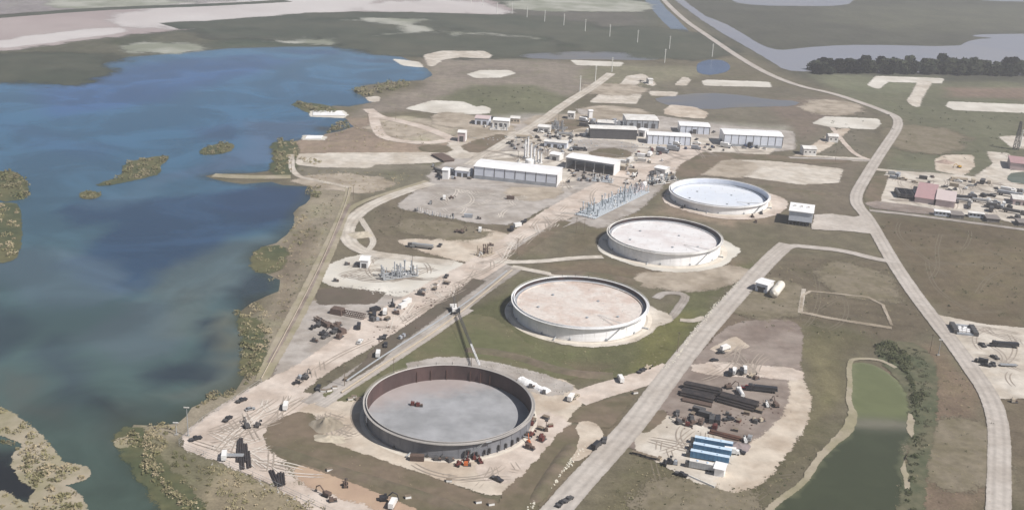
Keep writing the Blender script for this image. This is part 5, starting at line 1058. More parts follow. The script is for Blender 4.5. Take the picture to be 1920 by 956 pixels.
def mast(px, h, label):
    t = thing('light_mast', label, 'light mast', P(*px)); MB().tube((0, 0, 0), (0, 0, h), .22, 8, .13).build('mast', M_galv, t)
    MB().box(0, 0, h - .2, 2.0, .3, .25).build('lamp_bar', M_galv, t); lm = MB().box(0, 0, 0, .45, .3, .4).mesh('floodlight', M_offw)
    for x in (-.85, -.3, .3, .85): inst('floodlight', lm, t, (x, -.2, h))
    MB().box(0, 0, 0, 1.4, 1.4, .5).build('base', M_concrete, t); return t
mast((353,818), 13, 'tall floodlight mast at the lake corner of the site'); mast((331,815), 5.5, 'short light mast at the very corner by the lake')
mast((1759,666), 8.5, 'leaning light mast on a pale base beside the east road')
# lattice tower at the right edge
b = P(1904, 281); t = thing('lattice_tower', 'dark lattice tower at the right edge above the pink roof', 'tower', b); lg = 26; mb = MB(); cs = []
for sx, sy in ((-1,-1),(1,-1),(1,1),(-1,1)): mb.tube((sx * 1.9, sy * 1.9, 0), (sx * .7, sy * .7, lg), .28, 5); cs.append((sx, sy))
mb.build('tower_leg', M_dkgrey, t); mb = MB()
for k in range(8):
    z0, z1 = lg * k / 8, lg * (k + 1) / 8; r0, r1 = 1.9 - 1.2 * k / 8, 1.9 - 1.2 * (k + 1) / 8
    for i in range(4):
        a, c = cs[i], cs[(i + 1) % 4]; mb.tube((a[0] * r0, a[1] * r0, z0), (c[0] * r1, c[1] * r1, z1), .14, 4); mb.tube((c[0] * r0, c[1] * r0, z0), (a[0] * r1, a[1] * r1, z1), .14, 4)
mb.build('lattice_bracing', M_dkgrey, t)
o = copy_tree(pp); o.location = P(1912, 277); o['label'] = 'pale steel power pole right next to the dark lattice tower'
# ------------------------------------------------------------------ mobile crane reaching over to the open tank
base = P(852, 586); foot = base + Vector((1.0, 0, 2.2)); tip = P(899, 684, 4.6)
t = thing('mobile_crane', 'white mobile crane on the pale strip, long dark boom lowered toward the open tank', 'crane', base)
f_, tp = foot - base, tip - base; hd = math.atan2(tp.y, tp.x)
for s in (-1, 1): mb = MB(); mb.box(0, 0, 0, 6.5, .8, 1.1); o = mb.build('track', M_black, t); o.location = (-math.sin(hd) * s * 2, math.cos(hd) * s * 2, 0); o.rotation_euler = (0, 0, hd)
o = MB().box(-.6, 0, 0, 5, 2.8, 1.7, 0, .96).build('house', M_offw, t); o.location = (0, 0, 1.2); o.rotation_euler = (0, 0, hd)
o = MB().box(2.6, 1.9, 0, 1.8, 1.1, 2.0, 0, .9).build('cab', M_glass, t); o.location = (0, 0, 1.3); o.rotation_euler = (0, 0, hd)
o = MB().box(-4.2, 0, 0, 1.4, 3.6, 1.8).build('counterweight', M_offw, t); o.location = (0, 0, 1.3); o.rotation_euler = (0, 0, hd)
def lattice(mb, A, B, w, n, r):
    d = (B - A).normalized(); u = d.cross(Vector((0, 0, 1))).normalized() * w; v = u.cross(d).normalized() * w; cn = [u + v, u - v, -u - v, -u + v]
    for c in cn: mb.tube(A + c, B + c, r, 4)
    for k in range(n):
        p, q = A.lerp(B, k / n), A.lerp(B, (k + 1) / n)
        for i in range(4): mb.tube(p + cn[i], q + cn[(i + 1) % 4], r * .6, 3)
md = f_.lerp(tp, .66)
mb = MB(); lattice(mb, f_, md, .42, 20, .11); mb.build('boom', M_dkgrey, t)
mb = MB(); lattice(mb, md, tp, .36, 10, .1); mb.tube(md, tp, .2, 6); mb.build('boom_tip_section', M_white, t)  # white tip: sunlight on the end of the dark boom put into its colour
gy = Vector((-math.cos(hd) * 3, -math.sin(hd) * 3, 8)); MB().tube((0, 0, 3), gy, .18, 5).tube(gy, tp, .06, 4).tube(gy, (-math.cos(hd) * 4, -math.sin(hd) * 4, 3), .06, 4).build('gantry_and_pendant', M_dkgrey, t)
MB().tube(tp, tp - Vector((0, 0, 2)), .05, 4).build('hoist_line', M_dkgrey, t); MB().box(tp.x, tp.y, tp.z - 2.6, .5, .4, .7).build('hook_block', M_yellow, t)
# crane booms lying in the west laydown
def lying(label, a, b, head, w=1.1, m_=M_brown):
    A, B = P(*a), P(*b); t = thing('boom_section', label, 'boom', A, 0, 'lattice booms lying on the gravel'); mb = MB(); lattice(mb, Vector((0, 0, w + .2)), B - A + Vector((0, 0, w + .2)), w, 12, .26); mb.build('lattice', m_, t)
    if head: MB().box(0, 0, 0, 7, 5, 3.2, math.atan2((B - A).y, (B - A).x), .85).build('winch_house', m_, t)
    else: MB().box((B - A).x, (B - A).y, 0, 3.4, 3.2, 2.4, math.atan2((B - A).y, (B - A).x), .9).build('boom_foot', m_, t)
    return t
lying('long brown crane boom with its winch house lying at the top of the west laydown', (633,588), (684,598), True)
lying('brown boom section at the left of the west laydown', (591,600), (615,613), False, .9); lying('brown boom section right of the left one in the west laydown', (622,613), (642,625), False, .9)
# ------------------------------------------------------------------ pipe stacks
def pipe_stack(label, a, b, r, rows, layers, m_=M_rustpipe, grp='long dark pipe stacks', bright=None):
    A, B = P(*a), P(*b); d = B - A; L_ = d.length; t = thing('pipe_stack', label, 'pipe stack', A, math.atan2(d.y, d.x), grp)
    sm = MB().box(0, 0, 0, .3, rows * 2 * r + .4, .3).mesh('timber_bearer', M_wood)
    for k in range(4): inst('timber_bearer', sm, t, (L_ * (k + .5) / 4, 0, 0))
    pm = MB().tube((0, 0, 0), (L_, 0, 0), r, 10).mesh('pipe', m_)
    for l in range(layers):
        for k in range(rows - l):
            o = inst('pipe', pm, t, (random.uniform(-.5, .5), (k - (rows - l - 1) / 2) * 2 * r, .3 + r + l * r * 1.75))
            if bright and k == 0 and l == 0: o.material_slots[0].link = 'OBJECT'; o.material_slots[0].material = bright
    return t
pipe_stack('long dark pipe stack at the top left of the laydown yard', (1283,727), (1351,741), .55, 5, 3)
pipe_stack('long dark pipe stack just below the top left one', (1276,738), (1337,752), .55, 5, 2)
pipe_stack('low brown pipe stack lowest of the left three', (1279,750), (1334,762), .4, 4, 1, M_brown)
pipe_stack('longest dark pipe stack on the right of the laydown yard', (1349,749), (1418,768), .6, 6, 3)
pipe_stack('thin brown pipe row above the blue tanks', (1331,812), (1388,826), .4, 3, 2, M_rust)
pipe_stack('short grey pipe row under the upper yard trucks', (1415,724), (1438,729), .35, 3, 1, M_galv)
for k, (a, b, lb) in enumerate([((447,868),(449,829),'first'), ((455,882),(452,825),'second'), ((463,868),(460,835),'third'), ((468,879),(465,850),'fourth')]):
    pipe_stack('long dark pipe load in the lake corner yard, %s from the left' % lb, a, b, .42, 2, 1, M_rustpipe, 'long pipe loads in the lake corner yard', None)
for k, (a, b, lb) in enumerate([((521,911),(509,884),'left'), ((527,914),(524,890),'middle'), ((531,911),(529,890),'right')]):
    pipe_stack('dark pipe load beside the fence, %s one of three' % lb, a, b, .45, 2, 1, M_rustpipe, 'pipe loads beside the fence')
# frac tanks, blue
def b_frac(mbody, mroof, L_=15.5):
    t = thing('frac_tank', 'x', 'steel tank', group='blue steel tanks side by side'); 
    MB().prism([(0, .5), (L_, .9), (L_, 3.3), (0, 3.3)], -1.05, 1.05).build('tank_body', mbody, t)
    MB().box(L_ / 2, 0, 3.31, L_ + .1, 2.15, .1).build('tank_roof', mroof, t)
    rm = MB().box(0, 0, .9, .14, 2.24, 2.3).mesh('wall_rib', mbody)
    for k in range(9): inst('wall_rib', rm, t, (1 + k * (L_ - 2) / 8, 0, 0))
    MB().box(-.9, 0, .4, 1.6, 2.2, 2.0).build('valve_end', M_dkgrey, t)
    for x in (L_ * .3, L_ * .7): inst('roof_hatch', MB().tube((0, 0, 0), (0, 0, .35), .4, 8).mesh('roof_hatch', M_ltblue), t, (x, 0, 3.4))
    wm = MB().tube((0, -1.2, 0), (0, 1.2, 0), .5, 10).mesh('axle_wheels', M_black)
    for x in (L_ - 1.5, L_ - 2.8): inst('axle_wheels', wm, t, (x, 0, .5))
    return t
M_roofb = mat('sunlit_blue_tank_roof', (.50,.62,.74), .5, 0, .1, .8)  # blue roof paler than the body: sunlight on top put into its colour
ft = b_frac(M_blue, M_roofb)
for k, (a, b, w) in enumerate([((1302,831),(1370,843),'farthest, at the back of the row'), ((1299,843),(1368,856),'second from the back'), ((1294,856),(1362,869),'nearest of the three, at the front')]):
    o = ft if k == 0 else copy_tree(ft); A, B = P(*a), P(*b); d = B - A; o.location = A; o.rotation_euler = (0, 0, math.atan2(d.y, d.x)); o['label'] = 'long blue steel tank with roof coloured sunlit pale blue, ' + w
f2 = b_frac(M_galv, M_offw, 10); A, B = P(1292,875), P(1338,884); f2.location = A; f2.rotation_euler = (0, 0, math.atan2((B - A).y, (B - A).x)); f2['label'] = 'shorter grey and white steel tank in front of the blue ones'; f2['group'] = 'grey and white steel tank'
building('storage_shed', 'white box shed at the front corner of the blue tanks', 'shed', (1338,892), (1356,896), 5, 3.6, M_white, M_white, .2)
a_, b2_ = P(1290, 893), P(1340, 915)
t = thing('barrier_wall', 'low white concrete barrier at the front edge of the laydown yard', 'barrier', a_, math.atan2((b2_ - a_).y, (b2_ - a_).x)); Lb = (b2_ - a_).length
bmsh = MB().prism([(-.3,0),(.3,0),(.12,.9),(-.12,.9)], 0, 2.9); bm_ = bmsh.mesh('barrier_block', M_offw)
for k in range(int(Lb / 3)): inst('barrier_block', bm_, t, (k * 3 + 3, 0, 0), math.radians(90))
# dark pale-topped dock structure in the east yard: a square of dark racks with white goods inside
c = P(1806, 622); t = thing('pipe_rack', 'square of dark racks with white goods stacked inside in the lower east yard', 'rack', c, math.radians(-8))
for nme, a in (('side_rack', (-4.6, 1.5)), ('side_rack', (5.2, .5))):
    mb = MB()
    for j in range(4): mb.box(a[0], a[1] - 4.5 + j * 3, 0, 2.6, 2.7, 2.4, 0, .96)
    mb.build(nme, M_dkred if 0 else M_dkgrey, t)
MB().box(0, 6.0, 0, 10.5, 1.6, 1.6).build('back_rack', M_greywall, t); MB().box(.6, -4.6, 0, 10, 1.4, 1.2).build('front_rack', M_greywall, t)
gm_ = MB().box(0, 0, 0, 1.6, 1.6, 1.5).mesh('stacked_goods', M_white)
for x, y in ((-2, -1.4), (0, -1.2), (2.0, -1.6), (-1.8, 1.2), (.6, 1.6), (2.8, 1.0), (-1.2, 3.4), (1.6, 3.6)): inst('stacked_goods', gm_, t, (x, y, .02))
# cream bullet tank by the white hut
A, B = P(1449,560), P(1464,541); d = B - A; t = thing('bullet_tank', 'cream bullet shaped tank lying beside the white hut', 'tank', A, math.atan2(d.y, d.x)); Ln = d.length
mb = MB(); n = 16; prof = [(0, .4), (.3, 1.5), (.9, 2.3), (1.8, 2.6), (Ln - 1.8, 2.6), (Ln - .9, 2.3), (Ln - .3, 1.5), (Ln, .4)]
vs = [(x, r * math.cos(2 * math.pi * i / n), 2.9 + r * math.sin(2 * math.pi * i / n)) for x, r in prof for i in range(n)]
mb.add(vs, [(q * n + i, q * n + (i + 1) % n, q * n + n + (i + 1) % n, q * n + n + i) for q in range(len(prof) - 1) for i in range(n)] + [tuple(range(n)), tuple(range((len(prof) - 1) * n, len(prof) * n))[::-1]])
mb.build('tank_shell', mat('cream_tank_paint', (.68,.64,.57), .5, 0, .05, .5), t, True)
sm = MB().box(0, 0, 0, .5, 3.6, 1.4).mesh('saddle', M_concrete)
for x in (2.4, Ln - 2.4): inst('saddle', sm, t, (x, 0, 0))
MB().tube((Ln / 2, 0, 5.4), (Ln / 2, 0, 6.0), .4, 8).build('manway', M_offw, t)
# white tarp covered heap behind the open tank
A, B = P(975,712), P(1028,737); d = B - A; t = thing('tarp_heap', 'long white tarp covered heap behind the right rim of the open tank', 'heap', A, math.atan2(d.y, d.x)); Ln = d.length
for k in range(4):
    x0, x1 = Ln * k / 4 + .2, Ln * (k + 1) / 4 - .1; w = 2.6 + .5 * math.sin(k * 2.1); h = 1.9 - .25 * k % .7
    vs = []
    for x in (x0, (x0 + x1) / 2, x1):
        for y, z in ((-w, 0), (-w * .6, h * .7), (0, h), (w * .6, h * .75), (w, 0)): vs.append((x, y + random.uniform(-.2, .2), z * random.uniform(.85, 1.1)))
    mb = MB(); mb.add(vs, [(a * 5 + q, a * 5 + q + 1, a * 5 + q + 6, a * 5 + q + 5)[::-1] for a in (0, 1) for q in range(4)] + [(0, 1, 2, 3, 4), (10, 11, 12, 13, 14)[::-1]]); mb.build('tarp', M_white, t, False)
# ------------------------------------------------------------------ pipe risers (manifold yard) and substation gear
def risers(label, a, b, width, n, h0, h1, m1, m2, name='pipe_manifold', cat='pipework'):
    A, B = P(*a), P(*b); d = B - A; t = thing(name, label, cat, A, math.atan2(d.y, d.x)); Ln = d.length
    for k in range(n):
        x = Ln * random.random(); y = (random.random() - .5) * width; h = random.uniform(h0, h1); r = random.uniform(.22, .45)
        mb = MB(); mb.tube((x, y, 0), (x, y, h), r, 7)
        if random.random() < .55: mb.tube((x, y, h * .55), (x + random.choice((-1, 1)) * random.uniform(1, 2.2), y, h * .55), r * .8, 6)
        if random.random() < .5: mb.tube((x, y, h - .1), (x, y, h + .5), r * 1.8, 8)
        mb.build('riser', m1 if random.random() < .6 else m2, t)
    for k in range(max(4, n // 5)):
        y = (k / max(3, n // 5 - 1) - .5) * width; MB().tube((0, y, .8), (Ln, y, .8), .3, 7).build('header_pipe', m1, t)
    for k in range(n // 3):
        x = Ln * random.random(); y = (random.random() - .5) * width; MB().tube((x, y, .3), (x, y, 1.7), .55, 8).build('valve', m2 if random.random() < .5 else M_offw, t)
    return t
M_pb = mat('pale_blue_grey_pipe', (.50,.55,.60), .45, 0, .15, 1); M_pg = mat('grey_blue_pipe', (.24,.28,.31), .5, 0, .2, 1)
risers('dense yard of tall pale blue grey pipe risers beside the work road', (1096,408), (1200,358), 15, 62, 3.5, 8.5, M_pb, M_pg)
risers('pink and white pipework at the upper end of the riser yard', (1180,364), (1205,350), 7, 12, 2, 4.5, M_palepink, M_offw)
risers('pale pipe gear in front of the open white shed', (1110,338), (1150,342), 8, 16, 3, 7, M_pb, M_offw)
risers('tangle of pale pipes left of the farthest tank', (1215,345), (1265,338), 12, 22, 2.5, 6, M_offw, M_pg)
risers('tall grey switchgear columns on the bright substation pad', (714,522), (780,514), 9, 26, 4, 8.5, M_galv, M_greywall, 'switchgear', 'switchgear')
risers('short brown vertical vessels at the right of the sand pad', (898,482), (920,474), 6, 12, 3, 6.5, M_tan, M_brown)
risers('white and grey process pipes behind the long warehouse', (965,312), (1010,306), 10, 18, 3, 7, M_offw, M_galv)
risers('grey pipe gear among the white north sheds', (918,243), (952,244), 8, 12, 3, 6, M_offw, M_greywall)
risers('dim pipework in the far north yard', (1030,240), (1062,243), 10, 14, 4, 9, M_greywall, M_galv)
risers('pipe gear on the dull ground between the sheds', (1135,236), (1170,240), 12, 14, 3, 7, M_galv, M_greywall)
for k, (x, y, h, r) in enumerate([(984,297,15,.9),(989,296,17,.8),(995,300,13,.9),(1001,303,11,1.0),(1008,306,10,.8),(1014,308,9,.8)]):
    t = thing('exhaust_stack', 'white exhaust stack in the row behind the long warehouse, %s from the left' % ['first','second','third','fourth','fifth','sixth'][k], 'stack', P(x, y), 0, 'white exhaust stacks behind the long warehouse')
    MB().tube((0, 0, 0), (0, 0, h), r, 10, r * .8).build('stack_shaft', M_white, t); MB().tube((0, 0, h), (0, 0, h + .5), r * 1.05, 10).build('stack_cap', M_galv, t); MB().box(0, 0, 0, 3, 3, 1.2).build('stack_base', M_offw, t)
MBt = MB().rings([(0.001, 6.4), (3.2, 5.6), (3.4, 5.2), (3.4, 0)], 20)
o = MBt.build('round_tank', M_white); o.location = P(992, 312); tag(o, 'small white round tank in front of the six stacks', 'tank')
# row of posts on the grey equipment pad
t = thing('valve_post_row', 'row of short pale posts along the near edge of the grey equipment pad', 'posts', P(783, 396)); A = P(783, 396); q = [P(*v) for v in ((783,396),(806,403),(830,407),(850,410))]
for k in range(16):
    u = k / 15 * 3; i = min(2, int(u)); p = q[i].lerp(q[i + 1], u - i) - A; mb = MB(); mb.tube((p.x, p.y, 0), (p.x, p.y, random.uniform(1.8, 3.4)), .3, 6); mb.box(p.x, p.y, 0, .9, .9, .7); mb.build('post', M_offw if k % 3 else M_greywall, t)
# ------------------------------------------------------------------ pipelines along the pale strip
def pipeline(label, pts, r, m_, group):
    p = densify(chaikin([Vector((v.x, v.y, 0)) for v in PP(pts)], 2, False), 9, False); o0 = p[0]; t = thing('pipeline', label, 'pipeline', o0, 0, group)
    MB().path([v - o0 + Vector((0, 0, .75)) for v in p], r, 7).build('pipe', m_, t); sm = MB().box(0, 0, 0, .35, 1.2, .75 - r).mesh('pipe_support', M_concrete)
    for v in p[1::2]: inst('pipe_support', sm, t, v - o0)
pipeline('pale pipeline on the side of the strip facing the work road', [(650,716),(720,668),(800,618),(880,566),(950,510)], .4, M_galv, 'pipelines along the pale strip')
pipeline('pale pipeline on the side of the strip facing the tanks', [(640,738),(720,684),(800,634),(868,584),(960,508)], .4, M_tan, 'pipelines along the pale strip')
pipeline('thin pipeline following the lake shore track', [(655,352),(650,378),(612,475),(570,560),(520,655),(490,712)], .25, M_tan, 'pipeline on the lake shore')
# riprap: pale broken stone strewn beside the centre road
def rocks(name, label, pts, width, n, s0, s1, m_, cat):
    p = [Vector((v.x, v.y, 0)) for v in PP(pts)]; mb = MB()
    seg = [(a, b) for a, b in zip(p, p[1:])]; ln = [(b - a).length for a, b in seg]
    for k in range(n):
        a, b = random.choices(seg, ln)[0]; q = a.lerp(b, random.random()); q = q + Vector((random.gauss(0, width / 3), random.gauss(0, width / 3), 0)); s = random.uniform(s0, s1); r_ = random.random() * 3
        mb.box(q.x, q.y, -.05, s, s * random.uniform(.6, 1), s * random.uniform(.3, .6), r_, random.uniform(.5, .8))
    o = mb.build(name, m_); tag(o, label, cat, kind='stuff'); return o
rocks('broken_stone', 'pale broken stone strewn between the tank grass and the centre road', [(1248,692),(1275,662),(1300,625),(1316,604),(1345,570),(1385,530)], 2.0, 300, .4, 1.2, M_palestone, 'stones')
rocks('broken_stone', 'pale broken stone along the lower centre road', [(990,956),(1040,900),(1075,860),(1100,835)], 1.8, 190, .4, 1.1, M_palestone, 'stones')
rocks('broken_stone', 'broken concrete strewn behind the open tank', [(900,682),(950,690),(1000,706),(1060,735)], 8, 260, .3, 1.1, M_concrete, 'rubble')
rocks('broken_stone', 'pale stones scattered along the fence by the lake corner', [(345,838),(430,872),(520,915),(600,955)], 4, 120, .3, .9, M_concrete, 'stones')
rocks('debris', 'dark scattered debris along the work road edge', [(700,648),(760,604),(820,556),(870,530)], 12, 150, .3, 1.2, M_brown, 'debris')
rocks('debris', 'small dark debris about the laydown yard', [(1270,790),(1320,790),(1380,790),(1440,760)], 14, 160, .3, 1.2, M_brown, 'debris')
rocks('debris', 'grey broken gear along the substation edge', [(640,538),(740,550),(800,545),(840,522)], 5, 160, .4, 1.3, M_concrete, 'debris')
rocks('debris', 'pale broken gear over the plant ground', [(880,262),(960,262),(1060,270),(1180,275),(1300,270)], 26, 200, .4, 1.6, M_galv, 'debris')
rocks('debris', 'dark broken gear over the plant ground', [(980,262),(1100,290),(1180,300),(1260,320)], 26, 70, .4, 1.3, M_greywall, 'debris')
# mounds
def mound(label, px, rx, ry, h, rz, m_, seed, parts=28):
    r = random.Random(seed); c = P(*px); mb = MB(); n, m = parts, 7; vs = [(0, 0, h)]
    for j in range(1, m + 1):
        for i in range(n):
            a = 2 * math.pi * i / n; rr = j / m; z = h * (1 - rr) ** 1.1 * (1 + .25 * math.sin(a * 3 + seed) + r.uniform(-.15, .15)) if j < m else -.05
            w = 1 + .12 * math.sin(a * 4 + seed * 2) + r.uniform(-.05, .05); vs.append((rx * rr * w * math.cos(a), ry * rr * w * math.sin(a), z))
    fs = [(0, 1 + i, 1 + (i + 1) % n) for i in range(n)] + [(1 + j * n + i, 1 + j * n + n + i, 1 + j * n + n + (i + 1) % n, 1 + j * n + (i + 1) % n) for j in range(m - 1) for i in range(n)]
    mb.add(vs, fs); o = mb.build('sand_mound', m_, None, True, c + Vector((0, 0, .2))); o.rotation_euler = (0, 0, rz); tag(o, label, 'mound')
mound('streaked grey sand mound left of the open tank', (612,797), 7.0, 7, 3.4, 0, mat('grey_streaked_sand', C(184,172,152), .95, 0, .4, .6, C(150,138,120), .3, .5, stretch=(1.6,.4,1)), 1)
mound('low cream sand mound under the streaked one', (618,823), 7.5, 3.6, 1.5, -.1, M_mound, 2)
mound('mauve heap right of the blue tanks', (1382,838), 6, 4.5, 1.8, 0, mat('mauve_heap', C(150,136,136), .95, 0, .2, .5), 3)
mound('pinkish soil heap in the sand pit above the east yard', (1772,305), 8, 6, 2.4, 0, mat('pink_soil', C(176,152,138), .95, 0, .2, .3), 4)
mound('low round dirt heap inside the curved gravel road', (676,441), 8, 7, 1.6, .3, M_mound, 5)
# ------------------------------------------------------------------ fences
def fence(label, pts, h=2.2, step=9):
    p = densify([Vector((v.x, v.y, 0)) for v in PP(pts)], step, False); o0 = p[0]; t = thing('fence', label, 'fence', o0); pm = MB().tube((0, 0, 0), (0, 0, h), .09, 5).mesh('post', M_galv)
    for v in p: inst('post', pm, t, v - o0)
    for z in (h - .05, h * .5, .2): MB().path([v - o0 + Vector((0, 0, z)) for v in p], .05 if z > 1.5 else .035, 4).build('rail', M_galv, t)
fence('long chain fence running from the lake corner to the bottom edge', [(336,836),(430,873),(520,914),(610,956),(660,980)])
fence('chain fence between the lake corner and the work road', [(336,832),(380,790),(440,752),(490,718)])
fence('chain fence along the upper side of the east truck yard', [(1664,320),(1760,326),(1850,334)]); fence('chain fence along the lower side of the east truck yard', [(1650,386),(1752,394),(1850,404),(1920,412)])
fence('chain fence along the lower east track', [(1630,392),(1700,399),(1800,412),(1930,432)])
# ------------------------------------------------------------------ vegetation
def leaves(mb, c, rx, ry, rz, n, s, r):
    for _ in range(n):
        while True:
            x, y, z = r.uniform(-1, 1), r.uniform(-1, 1), r.uniform(-1, 1); q = x * x + y * y + z * z
            if .3 < q < 1: break
        p = Vector((c[0] + x * rx, c[1] + y * ry, max(.05, c[2] + z * rz))); u = Vector((r.gauss(0, 1), r.gauss(0, 1), r.gauss(0, 1))).normalized(); v = u.orthogonal().normalized(); k = s * r.uniform(.6, 1.3)
        mb.add([p - u * k, p + v * k * .7, p + u * k, p - v * k * .7], [(0, 1, 2, 3)])
def b_tree(seed, R=9, H=15):
    r = random.Random(seed); t = thing('tree', 'x', 'tree', group='dark trees in the riverside belt'); MB().tube((0, 0, 0), (0, 0, H * .5), .5, 7, .3).tube((0, 0, H * .4), (2, 1, H * .7), .25, 5, .1).tube((0, 0, H * .4), (-2, .5, H * .7), .25, 5, .1).build('trunk', M_bark, t); mb = MB()
    for _ in range(9):
        a, q = r.uniform(0, 6.28), r.uniform(0, R * .6); leaves(mb, (q * math.cos(a), q * math.sin(a), r.uniform(H * .22, H * .72)), R * r.uniform(.35, .55), R * r.uniform(.35, .55), H * r.uniform(.22, .34), 115, 1.5, r)
    mb.build('crown', M_tree, t); return t
trees = [b_tree(k) for k in range(4)]
N_T = 0; used = [False] * 4; order = [(1530,133,.8),(1537,138,.7)]
for k in range(64):
    x = 1528 + k * 7.4 + random.uniform(-2, 2); rowc = k % 2; y = 128 + (x - 1528) / 400 * 6 + rowc * 9 + random.uniform(-2, 2); y = y - 1 + (3 if x < 1545 else 0)
    order.append((x, y, random.uniform(.85, 1.25)))
NUM = lambda n: str(n) + ('th' if 10 <= n % 100 <= 20 else {1: 'st', 2: 'nd', 3: 'rd'}.get(n % 10, 'th'))
order.sort()
for k, (x, y, s) in enumerate(order):
    j = k % 4; o = trees[j] if not used[j] else copy_tree(trees[j]); used[j] = True
    o.location = P(x, y); o.rotation_euler = (0, 0, random.uniform(0, 6)); o.scale = (s, s, s * random.uniform(.85, 1.15)); o['label'] = 'dark tree in the riverside belt, %s trunk from the left end of the belt' % NUM(k + 1)
def scrub(label, m_, spots, n, size, leaf, name='scrub', cat='scrub', hh=.7):
    """leafy clumps scattered inside outlined places; nobody could count them"""
    r = random.Random(len(label)); mb = MB()
    for q, dens, sz in spots:
        w = [(v.x, v.y) for v in PP(q)]; x0, x1 = min(a for a, _ in w), max(a for a, _ in w); y0, y1 = min(b_ for _, b_ in w), max(b_ for _, b_ in w)
        k = int(dens); X = rng.uniform(x0, x1, k * 4); Y = rng.uniform(y0, y1, k * 4); ok = poly_sd(X, Y, w) > 0; X, Y = X[ok][:k], Y[ok][:k]
        for a, b_ in zip(X, Y):
            s = sz * r.uniform(.5, 1.3); leaves(mb, (a, b_, s * hh * .5), s, s, s * hh, n, leaf * sz * .35, r)
    o = mb.build(name, m_); tag(o, label, cat, kind='stuff'); return o
scrub('dry reeds and low scrub along the lake shore', M_leaf2, [([(470,470),(530,455),(560,400),(590,410),(560,480),(530,540),(478,512)], 45, 1.6), ([(452,590),(475,570),(500,580),(510,620),(480,700),(470,690),(478,640)], 45, 1.7), ([(232,822),(260,795),(330,800),(320,840),(280,860),(300,890),(360,940),(400,1000),(350,970),(310,928)], 110, 1.6), ([(380,870),(520,905),(620,960),(420,960)], 70, 1.3), ([(520,272),(550,262),(560,300),(540,330),(515,322)], 30, 2.2), ([(600,300),(562,298),(566,306),(600,310)], 16, 1.8)], 26, 1, .7)
scrub('green marsh scrub on the lake edge', M_leaf, [([(450,640),(478,650),(482,700),(466,712),(455,700)], 26, 1.9), ([(440,575),(455,600),(470,640),(456,640)], 20, 1.6), ([(232,830),(250,805),(270,830),(290,870),(330,910),(370,960),(345,970),(300,915),(262,880)], 60, 1.7), ([(300,830),(330,835),(400,880),(420,950),(380,960),(340,900)], 30, 1.1), ([(360,745),(440,725),(470,712),(440,740),(370,765)], 22, 1.4), ([(515,268),(530,262),(532,330),(514,322)], 20, 2.6), ([(575,352),(600,352),(600,372),(580,372)], 12, 2.2), ([(660,172),(720,158),(780,155),(740,170),(690,182)], 40, 4), ([(551,193),(600,199),(640,212),(600,214)], 26, 3.4), ([(640,228),(662,238),(630,248),(610,249)], 16, 3)], 28, 1, .8)
scrub('tan bushy reeds on the lake islets at the lower left', M_leaf2, [(q, dn, sz) for q, dn, sz in [(ISLES[5], 85, 2.0), (ISLES[6], 38, 2.2), (ISLES[7], 5, 1.2), (ISLES[9], 30, 1.6), (ISLES[1], 46, 2.2)]], 34, 1, .7)
scrub('green bushes on the lake islets', M_leaf, [(ISLES[0], 34, 3.2), (ISLES[2], 40, 2.8), (ISLES[3], 8, 2.0), (ISLES[4], 22, 2.6), ([(40,850),(110,880),(120,905),(60,905)], 22, 1.7), ([(-10,820),(30,835),(50,850),(0,830)], 14, 1.4)], 34, 1, .7)
M_pondb = mat('pond_side_bush_leaf', (.055,.065,.03), .9, 0, .5, .3, (.085,.09,.045), .1)
M_pondg = mat('pond_side_grass_leaf', C(96,100,72,.7), .9, 0, .35, .3, C(112,108,80,.7), .1)
scrub('dark bushes crowding the right bank of the green pond', M_pondb, [([(1640,652),(1665,640),(1690,655),(1712,690),(1700,700),(1670,680),(1645,668)], 60, 1.9), ([(1684,685),(1705,715),(1715,760),(1722,760),(1714,720),(1695,690)], 40, 1.3), ([(1706,738),(1742,735),(1735,752),(1712,758)], 24, 1.4), ([(1712,760),(1722,760),(1722,850),(1716,900),(1714,960),(1700,960),(1706,880),(1712,830)], 110, 1.35)], 40, 1, .8)
scrub('mid green brush behind the dark pond bushes', M_pondg, [([(1668,648),(1715,650),(1742,690),(1745,760),(1735,850),(1724,860),(1724,760),(1712,700),(1690,660)], 130, 1.2)], 24, 1, .8, hh=.5)
sheet('shore_grass', [(1640,652),(1700,640),(1742,665),(1750,730),(1742,820),(1725,870),(1722,960),(1728,1010),(1690,1010),(1704,900),(1716,850),(1716,770),(1708,730),(1680,700)], sheet_mat('pond_bank_grass', C(92,98,72), C(112,108,84), .2, .2, .05), 6, 2.5, 1)
GPL = [(1439,958),(1463,936),(1509,905),(1533,862),(1562,834),(1590,810),(1600,789),(1597,768),(1590,750),(1594,725),(1591,683),(1600,672),(1650,674),(1680,690)]
strip('shore', GPL, 1.5, S_shore, 7, .7, widths=(1.5, 1.2)); sheet('shore', [(1597,760),(1608,785),(1596,812),(1566,832),(1534,862),(1512,902),(1506,900),(1528,858),(1560,826),(1584,800)], S_shore, 8, .5, 1)
sheet('shore', [(1703,775),(1711,778),(1713,826),(1702,806)], S_shore, 7, .5, 1); sheet('shore', [(1699,850),(1696,862),(1703,900),(1700,922),(1696,900),(1690,880)], S_shore, 7, .4, 1)

